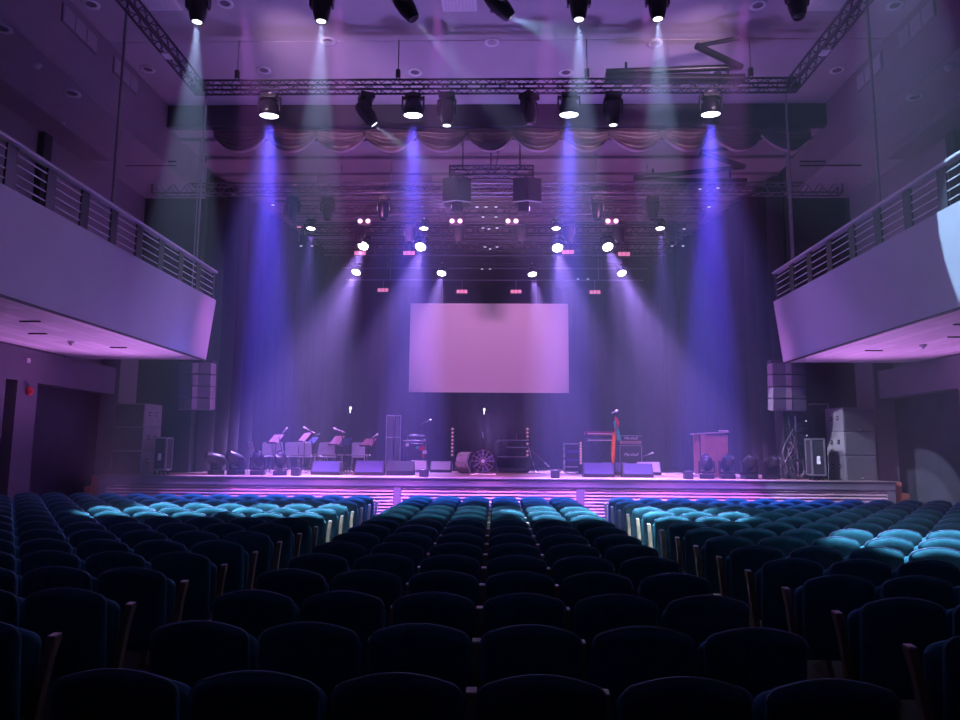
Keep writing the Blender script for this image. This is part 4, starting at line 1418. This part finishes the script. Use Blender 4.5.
def logo(parent, loc, size):
    c = bpy.data.curves.new('script_logo', 'FONT')
    c.body = 'Marshall'
    c.size = size
    c.shear = 0.35
    c.align_x = 'CENTER'
    c.align_y = 'CENTER'
    c.extrude = 0.006
    c.materials.append(M_logo)
    fo = bpy.data.objects.new('script_logo', c)
    COL.objects.link(fo)
    me = bpy.data.meshes.new_from_object(fo.evaluated_get(bpy.context.evaluated_depsgraph_get()))
    bpy.data.objects.remove(fo)
    o = bpy.data.objects.new('script_logo', me)
    COL.objects.link(o)
    o.parent = parent
    o.location = loc
    o.rotation_euler = (pi / 2, 0, 0)
    return o


q = at(631, 470, 22.2)
cx = q.x
zt = at(631, 444.5, 22.2).z - ZST
t = thing('guitar_cabinet', 'black guitar speaker cabinet with white script logo and pale piping', 'loudspeaker', (cx, 22.2, ZST))
MB().box((0, 0.18, zt / 2), (0.72, 0.36, zt), bevel=0.015).build('cabinet', M_case, t)
MB().box((0, -0.006, zt / 2), (0.64, 0.02, zt - 0.08)).build('grille_cloth', M_grillek, t)
b = MB()
for x in (-0.33, 0.33):
    b.box((x, -0.012, zt / 2), (0.014, 0.015, zt - 0.06))
for z in (0.03, zt - 0.03):
    b.box((0, -0.012, z), (0.66, 0.015, 0.014))
b.build('piping', M_alu, t)
logo(t, (0, -0.022, zt * 0.66), 0.13)
t = thing('guitar_amplifier', 'amplifier head with gold-pink panel and white script logo on the cabinet', 'amplifier', (cx, 22.2, ZST + zt))
MB().box((0, 0.16, 0.14), (0.72, 0.30, 0.27), bevel=0.015).build('head_body', M_case, t)
MB().box((0, -0.002, 0.19), (0.64, 0.02, 0.13)).build('grille_cloth', M_grillek, t)
MB().box((0, -0.004, 0.065), (0.66, 0.02, 0.085)).build('control_panel', M_gold, t)
for k in range(6):
    MB().cyl((-0.22 + 0.085 * k, -0.014, 0.065), (-0.22 + 0.085 * k, -0.03, 0.065), 0.014, seg=8).build('knob', M_fix, t)
MB().box((0, 0.0, 0.265), (0.68, 0.02, 0.015)).build('top_piping', M_alu, t)
logo(t, (0, -0.018, 0.19), 0.12)

# lectern
q = at(712, 470, 20.4)
t = thing('lectern', 'tall reddish wooden lectern with slanted top at the right of the stage', 'lectern', (q.x, 20.4, ZST), rad(-6))
MB().box((0.12, 0.12, 0.58), (0.62, 0.5, 1.16), bevel=0.01).build('body', M_lectern, t)
MB().box((-0.24, -0.16, 0.58), (0.14, 0.06, 1.16), bevel=0.006).build('front_post', M_lectern, t)
MB().box((-0.40, 0.0, 0.58), (0.16, 0.08, 1.16), bevel=0.006).build('side_post', M_lectern, t)
MB().prism([(-0.5, 1.165), (0.46, 1.22), (0.46, 1.25), (-0.5, 1.195)], lambda x, z: (x, -0.2, z), lambda x, z: (x, 0.42, z)).build('slanted_top', M_bench, t)
MB().box((0.34, 0.0, 1.27), (0.24, 0.16, 0.03), bevel=0.006).build('paper_tray', M_white, t)
MB().tube([(0.30, 0.05, 1.25), (0.27, 0.04, 1.42), (0.24, -0.02, 1.5)], 0.008, 5).build('gooseneck', M_fix, t)
MB().box((-0.4, -0.05, 0.04), (0.3, 0.3, 0.07), bevel=0.01).build('foot', M_white, t)

# ------------------------------------------------------------------ light for the room, mostly spots added beyond the fixtures
# extra spots added at the wash lenses for stage edge, deck, screen, front rows
for lp in WL:
    spot(lp, Vector((lp.x * 1.25, 19.9, 1.2)) - lp, (0.75, 0.22, 0.95), 3300, 42, 0.7, 0.12)
for lp in WL:
    spot(lp, Vector((lp.x * 1.05, 13.6, 0.9)) - lp, (0.10, 0.24, 1.0), 5500, 24, 0.7, 0.12)
for lp in (WL[0], WL[3]):
    spot(lp, Vector((0, 28, 5.9)) - lp, (0.92, 0.27, 0.84), 3000, 30, 0.6, 0.12)
    spot(lp, Vector((lp.x * 1.52, 18.2, 0.9)) - lp, (0.75, 0.22, 0.95), 1900, 19, 0.6, 0.1)
for x in (-5.0, -3.1, -1.1, 1.1, 3.1, 5.0):  # magenta spots added along the near run, without fixtures, to brighten the stage front
    p = Vector((x * 0.85, 11.3, 9.45))
    spot(p, Vector((x * 1.0, 17.8, 0.75)) - p, (0.85, 0.20, 0.95), 9000, 18, 0.5, 0.08)
# a hall lamp over the right-hand seats, above the frame
spot((4.5, 7.7, 9.4), (0.06, 0.0, -1), TEAL, 12500, 20, 0.3, 0.05)
# soft lilac fill added without a fixture for the header, valance and stage trusses
for x in (-5.6, 5.6):
    p = Vector((x, 11.35, 9.5))
    spot(p, Vector((x * 0.55, 18.3, 10.6)) - p, (0.80, 0.48, 0.85), 1200, 44, 0.9, 0.1)
spot((5.0, 10.0, 9.3), (0, 0, -1), TEAL, 900, 52, 1.0, 0.1)  # teal fill added over the right block, no fixture there
spot((-0.7, 11.3, 9.3), (0, 0, -1), TEAL, 2500, 19, 0.5, 0.1)  # weaker teal fill added over the left of the centre block
# violet fill added over the stage, no fixture, to light the balcony fronts
for s in (-1, 1):
    spot((s * 2.0, 19.5, 8.8), Vector((-s * 6.8, 10, 4.9)) - Vector((s * 2.0, 19.5, 8.8)), (0.48, 0.26, 0.95), 2500, 56, 0.9, 0.2)
    # unseen low spots added on the hall floor to brighten the balcony soffits
    spot((s * 8.7, 17.0, 0.35), Vector((s * 8.2, 14.4, 4.0)) - Vector((s * 8.7, 17.0, 0.35)), (0.76, 0.28, 1.0), 750, 72, 0.9, 0.12)
spot((0, 17.6, 1.6), Vector((0, -2.2, 9)), (0.38, 0.25, 0.95), 1550, 95, 0.9, 0.3)  # unseen uplight added at the stage front to brighten the hall ceiling
spot((0, 24.0, 1.6), (0, -0.1, 1), (0.75, 0.36, 0.75), 550, 120, 0.9, 0.3)  # unseen uplight added over the deck to brighten the stage rigging

# ------------------------------------------------------------------ haze and renderer settings
w = bpy.data.worlds.new('world')
SC.world = w
w.use_nodes = True
nt = w.node_tree
bg = nt.nodes['Background']
bg.inputs['Color'].default_value = (0.02, 0.015, 0.04, 1)
bg.inputs['Strength'].default_value = 0.0
vs = nt.nodes.new('ShaderNodeVolumeScatter')
vs.inputs['Color'].default_value = (0.85, 0.85, 1.0, 1)
vs.inputs['Density'].default_value = 0.0065
vs.inputs['Anisotropy'].default_value = 0.2
nt.links.new(vs.outputs['Volume'], nt.nodes['World Output'].inputs['Volume'])

SC.cycles.use_denoising = True
SC.cycles.max_bounces = 4
SC.cycles.diffuse_bounces = 3
SC.cycles.glossy_bounces = 2
SC.cycles.volume_bounces = 0
SC.cycles.transparent_max_bounces = 8
SC.cycles.sample_clamp_indirect = 4.0
SC.cycles.use_light_tree = True
SC.cycles.caustics_reflective = False
SC.cycles.caustics_refractive = False
SC.view_settings.view_transform = 'Standard'
SC.view_settings.look = 'None'
SC.view_settings.gamma = 1.0
SC.view_settings.exposure = 0.0
SC.view_settings.use_curve_mapping = False
